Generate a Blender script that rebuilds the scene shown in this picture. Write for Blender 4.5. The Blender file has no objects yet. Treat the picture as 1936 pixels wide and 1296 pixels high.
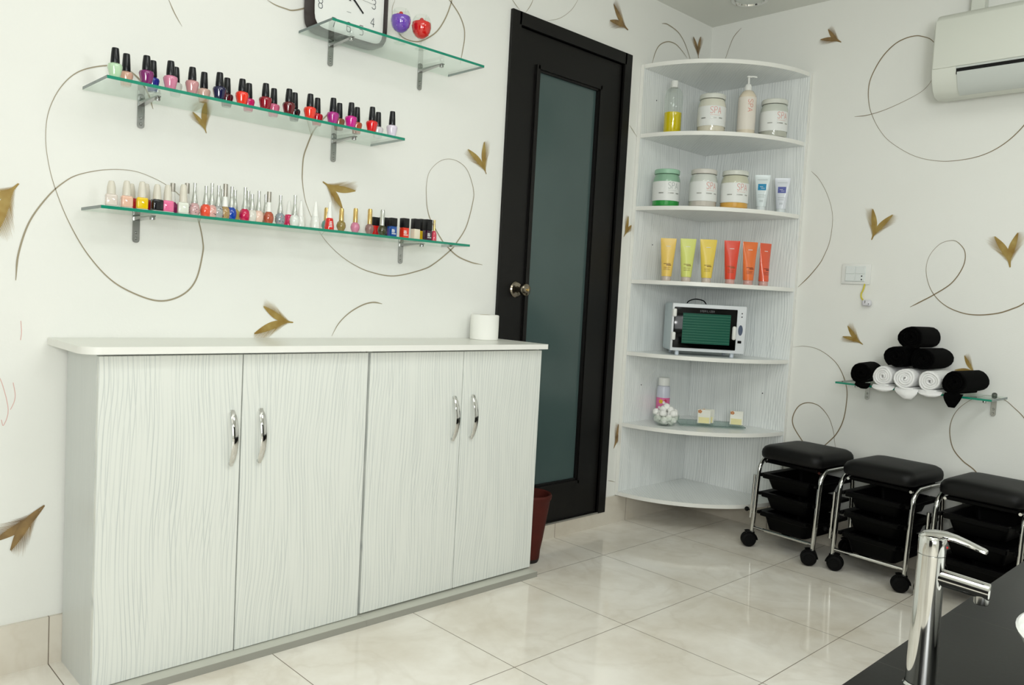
import bpy, bmesh, math, random
from mathutils import Vector, Matrix
random.seed(7)
SC = bpy.context.scene
COL = SC.collection
PI = math.pi

# ---------------------------------------------------------------- camera
def make_camera():
    cx, cy, cz, yaw, pitch, roll, F = CAMV
    f = Vector((math.cos(pitch)*math.cos(yaw), math.cos(pitch)*math.sin(yaw), math.sin(pitch)))
    r = f.cross(Vector((0, 0, 1))).normalized(); u = r.cross(f)
    c, s = math.cos(roll), math.sin(roll)
    r2 = r*c + u*s; u2 = u*c - r*s
    cam = bpy.data.cameras.new('camera'); o = bpy.data.objects.new('camera', cam); COL.objects.link(o)
    m = Matrix((r2, u2, -f)).transposed().to_4x4(); m.translation = Vector((cx, cy, cz))
    o.matrix_world = m
    cam.sensor_fit = 'HORIZONTAL'; cam.sensor_width = 36.0; cam.lens = F/1936*36.0
    cam.clip_start = 0.02; cam.clip_end = 50
    SC.camera = o
CAMV = (-3.5779, -2.3699, 1.0670, 0.8049, -0.0602, 0.0539, 1516.96)
make_camera()

# ---------------------------------------------------------------- world, lights, exposure
w = bpy.data.worlds.new('room_ambient'); SC.world = w; w.use_nodes = True
w.node_tree.nodes['Background'].inputs[0].default_value = (0.9, 0.95, 1.0, 1)
w.node_tree.nodes['Background'].inputs[1].default_value = 0.05
def area(name, loc, target, sx, sy, power, col):
    l = bpy.data.lights.new(name, 'AREA'); l.shape = 'RECTANGLE'; l.size = sx; l.size_y = sy
    l.energy = power; l.color = col
    o = bpy.data.objects.new(name, l); COL.objects.link(o); o.location = loc
    d = Vector(target) - Vector(loc); o.rotation_euler = d.to_track_quat('-Z', 'Y').to_euler()
    return o
WC = (.97, 1.0, .985)
area('ceiling_lamp_front', (-2.6, -1.75, 2.46), (-2.6, -1.75, 0), 1.0, 0.5, 10, WC)
area('ceiling_lamp_rear', (-4.0, -2.5, 2.46), (-4.0, -2.5, 0), 1.2, 0.6, 5, WC)
area('side_fill', (-1.5, -2.9, 2.46), (-1.5, -2.9, 0), 0.9, 0.5, 14, WC)  # overhead fill added to brighten the corner shelf and right-hand floor
area('ceiling_bounce_fill', (-2.75, -2.5, 1.55), (-2.2, -2.0, 2.48), 0.3, 0.25, 14, WC)  # upward fill added to brighten the ceiling, in place of bounced flash
area('camera_flash', (-3.60, -2.42, 1.22), (-1.6, -0.4, 1.25), 0.22, 0.16, 9, (1.0, 1.0, 0.98))
area('frontal_fill', (-4.5, -4.22, 1.35), (-1.0, -0.4, 1.1), 1.9, 1.5, 74, (.97, 1.0, 1.0))  # broad fill added behind the camera for frontal light; its window is invented
SC.view_settings.view_transform = 'Standard'; SC.view_settings.look = 'None'
SC.view_settings.gamma = 1; SC.view_settings.use_curve_mapping = False
SC.view_settings.exposure = -0.05

# ---------------------------------------------------------------- materials
def lin(h):
    h = h.lstrip('#'); c = [int(h[i:i+2], 16)/255 for i in (0, 2, 4)]
    return tuple(x/12.92 if x <= .04045 else ((x+.055)/1.055)**2.4 for x in c) + (1,)
_M = {}
def mat(name, hexc, rough=.5, metal=0., spec=.5, coat=0., trans=0., ior=1.45, emit=None):
    if name in _M: return _M[name]
    m = bpy.data.materials.new(name); m.use_nodes = True
    b = m.node_tree.nodes['Principled BSDF']
    b.inputs['Base Color'].default_value = lin(hexc)
    b.inputs['Roughness'].default_value = rough; b.inputs['Metallic'].default_value = metal
    b.inputs['Specular IOR Level'].default_value = spec; b.inputs['Coat Weight'].default_value = coat
    b.inputs['Transmission Weight'].default_value = trans; b.inputs['IOR'].default_value = ior
    _M[name] = m
    return m
def nodes(name, hexc='#ffffff', **k):
    m = mat(name, hexc, **k); nt = m.node_tree
    return m, nt, nt.nodes, nt.links, nt.nodes['Principled BSDF']
def N(nt, typ, **k):
    n = nt.nodes.new(typ)
    for a, v in k.items(): setattr(n, a, v)
    return n
def val(n, i, v): n.inputs[i].default_value = v
def mathn(nt, op, a, b=None, c=None, clamp=False):
    n = N(nt, 'ShaderNodeMath', operation=op, use_clamp=clamp)
    for i, x in enumerate((a, b, c)):
        if x is None: continue
        if hasattr(x, 'links'): nt.links.new(x, n.inputs[i])
        else: n.inputs[i].default_value = x
    return n.outputs[0]
def mixc(nt, fac, a, b):
    n = N(nt, 'ShaderNodeMix', data_type='RGBA')
    for s, x in ((0, fac), (6, a), (7, b)):
        if hasattr(x, 'links'): nt.links.new(x, n.inputs[s])
        else: n.inputs[s].default_value = x
    return n.outputs[2]
def noise(nt, vec, scale, detail=2, rough=.5):
    n = N(nt, 'ShaderNodeTexNoise'); val(n, 'Scale', scale); val(n, 'Detail', detail); val(n, 'Roughness', rough)
    nt.links.new(vec, n.inputs['Vector']); return n.outputs['Fac']
def mapping(nt, vec, scale=(1, 1, 1), rot=(0, 0, 0), loc=(0, 0, 0)):
    n = N(nt, 'ShaderNodeMapping'); val(n, 'Scale', scale); val(n, 'Rotation', rot); val(n, 'Location', loc)
    nt.links.new(vec, n.inputs['Vector']); return n.outputs[0]
def bump(nt, b, h, strength, dist):
    n = N(nt, 'ShaderNodeBump'); val(n, 'Strength', strength); val(n, 'Distance', dist)
    nt.links.new(h, n.inputs['Height']); nt.links.new(n.outputs[0], b.inputs['Normal'])

# painted plaster
def wall_mat(name, hexc):
    m, nt, ns, L, b = nodes(name, hexc, rough=.55, spec=.35)
    tc = N(nt, 'ShaderNodeTexCoord').outputs['Object']
    n1 = noise(nt, tc, 3.0, 3); L.new(mixc(nt, mathn(nt, 'MULTIPLY', n1, .18), lin(hexc), lin('#dcdad0')), b.inputs['Base Color'])
    bump(nt, b, noise(nt, tc, 160, 2), .12, .002)
    return m
M_WALL = wall_mat('painted_plaster', '#eeefea')
M_CEIL = wall_mat('ceiling_paint', '#e4e5de')

# marble tiles, grout on a 0.5 m grid
def tile_mat(name, ox, oy, pitch, axes='xy', hexa='#f7f3ea', hexb='#d6ccba', rough=.07):
    m, nt, ns, L, b = nodes(name, hexa, rough=rough, spec=.5)
    tc = N(nt, 'ShaderNodeTexCoord').outputs['Object']
    sp = N(nt, 'ShaderNodeSeparateXYZ'); L.new(tc, sp.inputs[0])
    ds = []
    for a, o in zip(axes, (ox, oy)):
        c = sp.outputs['XYZ'.index(a.upper())]
        t = mathn(nt, 'DIVIDE', mathn(nt, 'SUBTRACT', c, o), pitch)
        ds.append(mathn(nt, 'MULTIPLY', mathn(nt, 'PINGPONG', t, .5), pitch))
    d = ds[0] if len(ds) == 1 else mathn(nt, 'MINIMUM', ds[0], ds[1])
    g = mathn(nt, 'LESS_THAN', d, .0013)
    n1 = noise(nt, tc, 2.6, 5, .6)
    v = N(nt, 'ShaderNodeTexNoise'); val(v, 'Scale', 2.2); val(v, 'Detail', 6); val(v, 'Distortion', 1.6); L.new(mapping(nt, tc, rot=(0, 0, .7)), v.inputs['Vector'])
    vein = mathn(nt, 'SUBTRACT', 1.0, mathn(nt, 'MULTIPLY', mathn(nt, 'ABSOLUTE', mathn(nt, 'SUBTRACT', v.outputs['Fac'], .5)), 22, clamp=True), clamp=True)
    r = N(nt, 'ShaderNodeMapRange'); val(r, 'From Min', .38); val(r, 'From Max', .68); L.new(n1, r.inputs['Value'])
    c1 = mixc(nt, mathn(nt, 'MULTIPLY', r.outputs[0], .7), lin(hexa), lin(hexb))
    c2 = mixc(nt, mathn(nt, 'MULTIPLY', vein, .12), c1, lin('#b9aa92'))
    L.new(mixc(nt, g, c2, lin('#7d7263')), b.inputs['Base Color'])
    L.new(mathn(nt, 'ADD', mathn(nt, 'MULTIPLY', g, .5), rough), b.inputs['Roughness'])
    return m
M_FLOOR = tile_mat('marble_floor_tile', -.9836, -.2947, .5)
M_SKIRT_A = tile_mat('marble_skirting_left', -.9836, 0, .5, 'x', '#ddd7ca', '#cbc2b2', .2)
M_SKIRT_B = tile_mat('marble_skirting_right', 0, -.2947, .5, 'y', '#ddd7ca', '#cbc2b2', .2)
def granite():
    m, nt, ns, L, b = nodes('black_granite_tile', '#131413', rough=.33, spec=.3)
    tc = N(nt, 'ShaderNodeTexCoord').outputs['Object']; sp = N(nt, 'ShaderNodeSeparateXYZ'); L.new(tc, sp.inputs[0])
    g = mathn(nt, 'LESS_THAN', mathn(nt, 'MULTIPLY', mathn(nt, 'PINGPONG', mathn(nt, 'DIVIDE', mathn(nt, 'SUBTRACT', sp.outputs[0], .423), .40), .5), .40), .0010)
    c = mixc(nt, noise(nt, tc, 500, 2), lin('#0e0f0e'), lin('#1d1e1d'))
    L.new(mixc(nt, g, c, lin('#3a3a35')), b.inputs['Base Color'])
    bump(nt, b, noise(nt, tc, 90, 2), .08, .001)
    return m
M_GRANITE = granite()

# white laminate with thin wavy grey-blue lines; ax = axis across the lines, al = along
def laminate(name, ax, al, freq=62, seed=0., hexc='#e5e8e2', line='#8f9a9d', k=.62):
    m, nt, ns, L, b = nodes(name, hexc, rough=.32, spec=.45)
    tc = N(nt, 'ShaderNodeTexCoord').outputs['Object']
    sp = N(nt, 'ShaderNodeSeparateXYZ'); L.new(tc, sp.inputs[0])
    x = sp.outputs['XYZ'.index(ax)]; z = sp.outputs['XYZ'.index(al)]
    tot = None
    for i, (fq, amp, sc, zs) in enumerate(((1.0, 6.5, 3.6, .75), (.74, 6.5, 2.8, .62))):
        cb = N(nt, 'ShaderNodeCombineXYZ')
        L.new(mathn(nt, 'MULTIPLY', x, sc), cb.inputs[0]); L.new(mathn(nt, 'MULTIPLY', z, sc*zs), cb.inputs[1]); val(cb, 2, seed+i*3.7)
        nz = noise(nt, cb.outputs[0], 1.0, .6, .4)
        u = mathn(nt, 'ADD', mathn(nt, 'MULTIPLY', x, freq*fq), mathn(nt, 'MULTIPLY', nz, amp))
        fr = mathn(nt, 'PINGPONG', u, .5)
        l = mathn(nt, 'SUBTRACT', 1.0, mathn(nt, 'MULTIPLY', fr, 6.5), clamp=True)
        # fade lines in and out
        cb2 = N(nt, 'ShaderNodeCombineXYZ'); L.new(mathn(nt, 'MULTIPLY', x, 34), cb2.inputs[0]); L.new(mathn(nt, 'MULTIPLY', z, 3), cb2.inputs[1]); val(cb2, 2, seed+9+i)
        fd = mathn(nt, 'MULTIPLY', mathn(nt, 'SUBTRACT', noise(nt, cb2.outputs[0], 1, 1), .3), 2.6, clamp=True)
        l = mathn(nt, 'MULTIPLY', l, fd)
        tot = l if tot is None else mathn(nt, 'MAXIMUM', tot, mathn(nt, 'MULTIPLY', l, .8))
    L.new(mixc(nt, mathn(nt, 'MULTIPLY', tot, k), lin(hexc), lin(line)), b.inputs['Base Color'])
    return m
M_LAM_XZ = laminate('wavy_laminate_front', 'X', 'Z', 92, k=.5)
M_LAM_YZ = laminate('wavy_laminate_side', 'Y', 'Z', 92, 3.3, k=.5)
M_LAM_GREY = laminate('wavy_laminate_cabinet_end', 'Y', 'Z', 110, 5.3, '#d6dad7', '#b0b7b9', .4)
M_LAM_PX = laminate('fine_laminate_back_panel', 'X', 'Z', 84, 1.3, '#f2f5f3', '#8a9396', .6)
M_LAM_PY = laminate('fine_laminate_right_panel', 'Y', 'Z', 84, 7.3, '#f2f5f3', '#8a9396', .6)
def lam_diag(name):
    m = laminate(name, 'X', 'Y', 90, 2.2, '#f2f5f3', '#98a1a4', .36); nt = m.node_tree
    tcn = [n for n in nt.nodes if n.type == 'TEX_COORD'][0]; spn = [n for n in nt.nodes if n.type == 'SEPXYZ'][0]
    nt.links.new(mapping(nt, tcn.outputs['Object'], rot=(0, 0, PI/4)), spn.inputs[0]); return m
M_LAM_D = lam_diag('fine_laminate_shelf_board')
M_EDGE = mat('white_edge_banding', '#efefe9', .35)
M_TOP = mat('white_worktop', '#e9eae2', .3)
M_PLINTH = mat('pale_plinth', '#c9cabf', .35)
M_GREYEDGE = mat('grey_plinth_edge', '#9a9a91', .5)
M_BLACKWOOD = mat('black_brown_wood', '#0b0a09', .45, spec=.35)
def frost():
    m, nt, ns, L, b = nodes('frosted_dark_glass', '#3b4a49', rough=.16, spec=.55)
    tc = N(nt, 'ShaderNodeTexCoord').outputs['Object']
    L.new(mixc(nt, noise(nt, tc, 2.2, 3), lin('#3f504f'), lin('#4b5d5b')), b.inputs['Base Color'])
    return m
M_FROST = frost()
M_CHROME = mat('polished_chrome', '#dcdcda', .06, 1.0)
M_STEEL = mat('brushed_bracket_steel', '#adaeac', .24, 1.0)
M_BRASS = mat('aged_brass', '#8d8577', .2, 1.0)
M_GOLDM = mat('gold_metal', '#d8b878', .22, 1.0)
M_BLACKP = mat('black_plastic', '#020202', .5, spec=.12)
M_BLACKRUB = mat('black_rubber', '#030303', .6, spec=.2)
M_LEATHER = mat('black_leatherette', '#070707', .5, spec=.3)
M_WHITEP = mat('white_plastic', '#e9eae6', .35)
M_ACBODY = mat('aged_white_plastic', '#dfe2d8', .38)
M_ACGREY = mat('pale_grey_plastic', '#c8cdc8', .4)
M_CERAMIC = mat('white_ceramic', '#f2f3f0', .08, coat=.5)
M_PAPER = mat('white_paper', '#f4f4ee', .9, spec=.1)
M_COTTON = mat('cotton_wool', '#f7f7f3', 1.0, spec=.05)
M_BLACK = mat('dark_void', '#030303', .8)
def glass_thin(name, tint, gl=.0):
    m = bpy.data.materials.new(name); m.use_nodes = True; nt = m.node_tree; nt.nodes.clear()
    out = nt.nodes.new('ShaderNodeOutputMaterial'); t = nt.nodes.new('ShaderNodeBsdfTransparent'); g = nt.nodes.new('ShaderNodeBsdfGlossy')
    fr = nt.nodes.new('ShaderNodeLayerWeight'); mx = nt.nodes.new('ShaderNodeMixShader')
    t.inputs[0].default_value = lin(tint); g.inputs['Roughness'].default_value = .02; g.inputs[0].default_value = (.9, .95, .93, 1)
    fc_ = mathn(nt, 'ADD', mathn(nt, 'MULTIPLY', mathn(nt, 'POWER', fr.outputs['Facing'], 4.0), .55), .035)
    nt.links.new(fc_, mx.inputs[0]); nt.links.new(t.outputs[0], mx.inputs[1]); nt.links.new(g.outputs[0], mx.inputs[2]); nt.links.new(mx.outputs[0], out.inputs[0])
    return m
M_GLASS = glass_thin('shelf_glass', '#f9fdfb')
M_CLEAR = glass_thin('clear_glass', '#f8faf8')
M_CLEARG = glass_thin('green_tinted_plastic', '#a9d3b8')
M_GLASSEDGE = mat('green_glass_edge', '#12866b', .15, spec=.6)
M_GLASSEND = mat('grey_glass_edge', '#6c7a78', .2, spec=.6)
def towel_mat(name, hexc):
    m, nt, ns, L, b = nodes(name, hexc, rough=.95, spec=.1)
    tc = N(nt, 'ShaderNodeTexCoord').outputs['Object']
    bump(nt, b, noise(nt, tc, 420, 2), .7, .003)
    b.inputs['Sheen Weight'].default_value = .1 if hexc > '#8' else 0
    return m
M_TOWW = towel_mat('white_terry', '#f0f0ef'); M_TOWB = towel_mat('black_terry', '#010101')
def gold_mat(name, a, c):
    m, nt, ns, L, b = nodes(name, a, rough=.45, metal=.15)
    tc = N(nt, 'ShaderNodeTexCoord').outputs['Object']
    L.new(mixc(nt, mathn(nt, 'MULTIPLY', mathn(nt, 'SUBTRACT', noise(nt, tc, 28, 2), .3), 2.2, clamp=True), lin(a), lin(c)), b.inputs['Base Color'])
    return m
M_LEAF = gold_mat('gold_leaf_paint', '#937433', '#b29c5c'); M_LEAFD = gold_mat('bronze_leaf_paint', '#7a6242', '#a88a58')
M_VINE = mat('brown_vine_paint', '#867659', .5); M_VINEL = mat('light_brown_vine_paint', '#9d937b', .5)
M_CLAY = None
def clay():
    m, nt, ns, L, b = nodes('terracotta', '#6d2618', rough=.7, spec=.3)
    tc = N(nt, 'ShaderNodeTexCoord').outputs['Object']
    L.new(mixc(nt, noise(nt, tc, 12, 4), lin('#551d13'), lin('#3a120b')), b.inputs['Base Color']); bump(nt, b, noise(nt, tc, 60, 3), .3, .004)
    return m
M_CLAY = clay()

# ---------------------------------------------------------------- mesh tools
class MB:
    def __init__(s): s.v = []; s.f = []; s.m = []
    def add(s, vs, fs, mi=0):
        o = len(s.v); s.v += [tuple(v) for v in vs]
        for f in fs: s.f.append(tuple(i+o for i in f)); s.m.append(mi)
        return s
    def box(s, x0, x1, y0, y1, z0, z1, mi=0, bev=0., seg=2):
        if bev <= 0:
            v = [(x, y, z) for z in (z0, z1) for y in (y0, y1) for x in (x0, x1)]
            return s.add(v, [(0, 2, 3, 1), (4, 5, 7, 6), (0, 1, 5, 4), (2, 6, 7, 3), (0, 4, 6, 2), (1, 3, 7, 5)], mi)
        bm = bmesh.new(); bmesh.ops.create_cube(bm, size=1)
        for v in bm.verts: v.co = Vector(((x0+x1)/2+v.co.x*(x1-x0), (y0+y1)/2+v.co.y*(y1-y0), (z0+z1)/2+v.co.z*(z1-z0)))
        bmesh.ops.bevel(bm, geom=bm.edges[:], offset=bev, segments=seg, profile=.5, affect='EDGES', clamp_overlap=True)
        bm.verts.index_update()
        s.add([v.co for v in bm.verts], [[v.index for v in f.verts] for f in bm.faces], mi); bm.free(); return s
    def lathe(s, prof, c=(0, 0, 0), n=24, mi=0, sx=1., sy=1., cap=True, M=None, sq=0.):
        vs = []; fs = []
        for r, z in prof:
            for k in range(n):
                a = 2*PI*k/n; ca, sa = math.cos(a), math.sin(a)
                q = 1.0
                if sq: q = 1/((abs(ca)**(2+sq) + abs(sa)**(2+sq))**(1/(2+sq)))
                vs.append(Vector((r*ca*sx*q, r*sa*sy*q, z)))
        for i in range(len(prof)-1):
            for k in range(n):
                a = i*n+k; b = i*n+(k+1) % n; fs.append((a, b, b+n, a+n))
        if cap:
            if prof[0][0] > 1e-6: fs.append(tuple(reversed(range(n))))
            if prof[-1][0] > 1e-6: fs.append(tuple(range((len(prof)-1)*n, len(prof)*n)))
        if M is not None: vs = [M @ v for v in vs]
        vs = [v+Vector(c) for v in vs]
        return s.add(vs, fs, mi)
    def tube(s, pts, r, n=10, mi=0, closed=False, flat=1.):
        P = [Vector(p) for p in pts]; m = len(P); rr = r if isinstance(r, (list, tuple)) else [r]*m
        up = None; vs = []
        for i in range(m):
            a = P[i-1] if (i > 0 or closed) else P[i]; b = P[(i+1) % m] if (i < m-1 or closed) else P[i]
            t = (b-a).normalized()
            if up is None:
                up = Vector((0, 0, 1)) if abs(t.z) < .9 else Vector((1, 0, 0))
            up = (up - t*up.dot(t)).normalized(); sd = t.cross(up)
            for k in range(n):
                an = 2*PI*k/n; vs.append(P[i] + up*math.cos(an)*rr[i]*flat + sd*math.sin(an)*rr[i])
        fs = []
        for i in range(m-1 if not closed else m):
            for k in range(n):
                a = i*n+k; b = i*n+(k+1) % n; c = ((i+1) % m)*n+(k+1) % n; d = ((i+1) % m)*n+k; fs.append((a, d, c, b))
        if not closed: fs.append(tuple(range(n))); fs.append(tuple(reversed(range((m-1)*n, m*n))))
        return s.add(vs, fs, mi)
    def ball(s, c, r, mi=0, n=14, sx=1, sy=1, sz=1):
        pr = [(max(r*math.sin(PI*i/(n//2)), 0), -r*math.cos(PI*i/(n//2))*sz) for i in range(n//2+1)]
        return s.lathe(pr, c, n, mi, sx, sy, cap=False)
    def prism(s, poly, fn, d0, d1, mi=0, mside=None):
        # poly: 2D outline; fn(u,v,d) -> 3D
        n = len(poly); vs = [fn(u, v, d0) for u, v in poly] + [fn(u, v, d1) for u, v in poly]
        s.add(vs, [tuple(reversed(range(n))), tuple(range(n, 2*n))], mi)
        s.add(vs, [(i, (i+1) % n, n+(i+1) % n, n+i) for i in range(n)], mi if mside is None else mside); return s
    def loft(s, rings, mi=0, cap=True):
        n = len(rings[0]); vs = [p for r in rings for p in r]; fs = []
        for i in range(len(rings)-1):
            for k in range(n): a = i*n+k; b = i*n+(k+1) % n; fs.append((a, b, b+n, a+n))
        if cap: fs.append(tuple(reversed(range(n)))); fs.append(tuple(range((len(rings)-1)*n, len(rings)*n)))
        return s.add(vs, fs, mi)
    def ribbon(s, pts2, wd, fn, mi=0, closed=False):
        # thin strip along a 2D polyline, mapped to 3D by fn(u,v)
        P = [Vector((p[0], p[1])) for p in pts2]; L = []; Rr = []; m = len(P)
        for i in range(m):
            a = P[i-1] if (i or closed) else P[i]; b = P[(i+1) % m] if (i < m-1 or closed) else P[i]
            t = (b-a); t = t.normalized() if t.length > 1e-9 else Vector((1, 0)); nn = Vector((-t.y, t.x))
            ww = wd[i] if isinstance(wd, (list, tuple)) else wd
            L.append(P[i]+nn*ww/2); Rr.append(P[i]-nn*ww/2)
        vs = [fn(p.x, p.y) for p in L]+[fn(p.x, p.y) for p in Rr]
        k = m if closed else m-1
        return s.add(vs, [(i, (i+1) % m, m+(i+1) % m, m+i) for i in range(k)], mi)
    def shift(s, off):
        s.v = [(v[0]-off[0], v[1]-off[1], v[2]-off[2]) for v in s.v]; return s
    def build(s, name, mats, parent=None, loc=(0, 0, 0), rot=(0, 0, 0), ang=35, subsurf=0):
        me = bpy.data.meshes.new(name); me.from_pydata(s.v, [], s.f)
        if not isinstance(mats, (list, tuple)): mats = [mats]
        for m in mats: me.materials.append(m)
        me.polygons.foreach_set('material_index', s.m)
        bm = bmesh.new(); bm.from_mesh(me); bmesh.ops.remove_doubles(bm, verts=bm.verts, dist=1e-6)
        bmesh.ops.recalc_face_normals(bm, faces=bm.faces)
        nm = [e.index for e in bm.edges if len(e.link_faces) != 2]; bm.to_mesh(me); bm.free()
        me.polygons.foreach_set('use_smooth', [True]*len(me.polygons))
        me.set_sharp_from_angle(angle=math.radians(ang))
        at = me.attributes.get('sharp_edge') or me.attributes.new('sharp_edge', 'BOOLEAN', 'EDGE')
        for i in nm: at.data[i].value = True
        me.update()
        o = bpy.data.objects.new(name, me); COL.objects.link(o); o.location = loc; o.rotation_euler = rot
        if parent: o.parent = parent
        if subsurf:
            sm = o.modifiers.new('smooth', 'SUBSURF'); sm.levels = subsurf; sm.render_levels = subsurf
        return o
def tag(o, label=None, cat=None, group=None, kind=None):
    if label: o['label'] = label
    if cat: o['category'] = cat
    if group: o['group'] = group
    if kind: o['kind'] = kind
    return o
def thing(name, loc, label, cat, group=None, rz=0):
    o = bpy.data.objects.new(name, None); COL.objects.link(o); o.location = loc; o.rotation_euler = (0, 0, rz)
    o.empty_display_size = .05
    return tag(o, label, cat, group)
def catmull(P, k=6):
    P = [Vector(p) for p in P]; out = []
    for i in range(len(P)-1):
        a = P[i-1] if i else P[0]*2-P[1]; b = P[i]; c = P[i+1]; d = P[i+2] if i+2 < len(P) else P[-1]*2-P[-2]
        for j in range(k):
            t = j/k; out.append(.5*((2*b)+(c-a)*t+(2*a-5*b+4*c-d)*t*t+(3*b-a-3*c+d)*t**3))
    out.append(P[-1]); return out
def rrect(x0, x1, y0, y1, r, n=5):
    o = []
    for cx, cy, a0 in ((x1-r, y1-r, 0), (x0+r, y1-r, PI/2), (x0+r, y0+r, PI), (x1-r, y0+r, 1.5*PI)):
        for i in range(n+1): a = a0+i*PI/2/n; o.append((cx+r*math.cos(a), cy+r*math.sin(a)))
    return o
# stroke letters on a 1 x 1.4 cell
GL = {
 'S': [[(.95, 1.2), (.7, 1.38), (.3, 1.38), (.06, 1.15), (.12, .9), (.5, .72), (.88, .52), (.95, .25), (.7, .02), (.3, .02), (.05, .2)]],
 'P': [[(.08, 0), (.08, 1.4), (.6, 1.4), (.92, 1.2), (.92, .9), (.6, .68), (.08, .68)]],
 'A': [[(0, 0), (.5, 1.4), (1, 0)], [(.2, .45), (.8, .45)]],
 'T': [[(0, 1.4), (1, 1.4)], [(.5, 1.4), (.5, 0)]], 'E': [[(.95, 1.4), (.08, 1.4), (.08, 0), (.95, 0)], [(.08, .7), (.8, .7)]],
 'R': [[(.08, 0), (.08, 1.4), (.6, 1.4), (.92, 1.2), (.92, .9), (.6, .68), (.08, .68)], [(.5, .68), (.95, 0)]],
 'I': [[(.5, 0), (.5, 1.4)]], 'L': [[(.08, 1.4), (.08, 0), (.9, 0)]], 'Z': [[(.05, 1.4), (.95, 1.4), (.05, 0), (.95, 0)]],
 '0': [[(.1, .2), (.1, 1.2), (.3, 1.4), (.7, 1.4), (.9, 1.2), (.9, .2), (.7, 0), (.3, 0), (.1, .2)]],
 '1': [[(.35, 1.2), (.6, 1.4), (.6, 0)]], '2': [[(.1, 1.2), (.3, 1.4), (.7, 1.4), (.9, 1.2), (.9, .9), (.1, .2), (.1, 0), (.9, 0)]],
 '3': [[(.1, 1.2), (.3, 1.4), (.7, 1.4), (.9, 1.2), (.9, .9), (.7, .72), (.4, .72)], [(.7, .72), (.9, .5), (.9, .2), (.7, 0), (.3, 0), (.1, .2)]],
 '4': [[(.7, 0), (.7, 1.4), (.05, .45), (.95, .45)]],
 '5': [[(.9, 1.4), (.15, 1.4), (.12, .8), (.7, .8), (.9, .6), (.9, .2), (.7, 0), (.1, 0)]],
 '6': [[(.85, 1.3), (.6, 1.4), (.3, 1.4), (.1, 1.15), (.1, .2), (.3, 0), (.7, 0), (.9, .2), (.9, .55), (.7, .75), (.1, .75)]],
 '7': [[(.1, 1.4), (.9, 1.4), (.4, 0)]],
 '8': [[(.3, .72), (.1, .95), (.1, 1.2), (.3, 1.4), (.7, 1.4), (.9, 1.2), (.9, .95), (.7, .72), (.3, .72), (.1, .5), (.1, .2), (.3, 0), (.7, 0), (.9, .2), (.9, .5), (.7, .72)]],
 '9': [[(.9, .65), (.3, .65), (.1, .85), (.1, 1.2), (.3, 1.4), (.7, 1.4), (.9, 1.2), (.9, .2), (.7, 0), (.2, 0)]],
}
def text(mb, s, u0, v0, h, fn, wd, mi=0, gap=.35, aspect=.7):
    k = h/1.4; x = u0
    for ch in s:
        for st in GL.get(ch, []):
            # densify for curved mapping
            pts = []
            for a, b in zip(st, st[1:]):
                for j in range(3): pts.append((a[0]+(b[0]-a[0])*j/3, a[1]+(b[1]-a[1])*j/3))
            pts.append(st[-1])
            mb.ribbon([(x+p[0]*k*aspect*1.4, v0+p[1]*k) for p in pts], wd, fn, mi)
        x += k*(aspect*1.4+gap)
    return x

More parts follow.
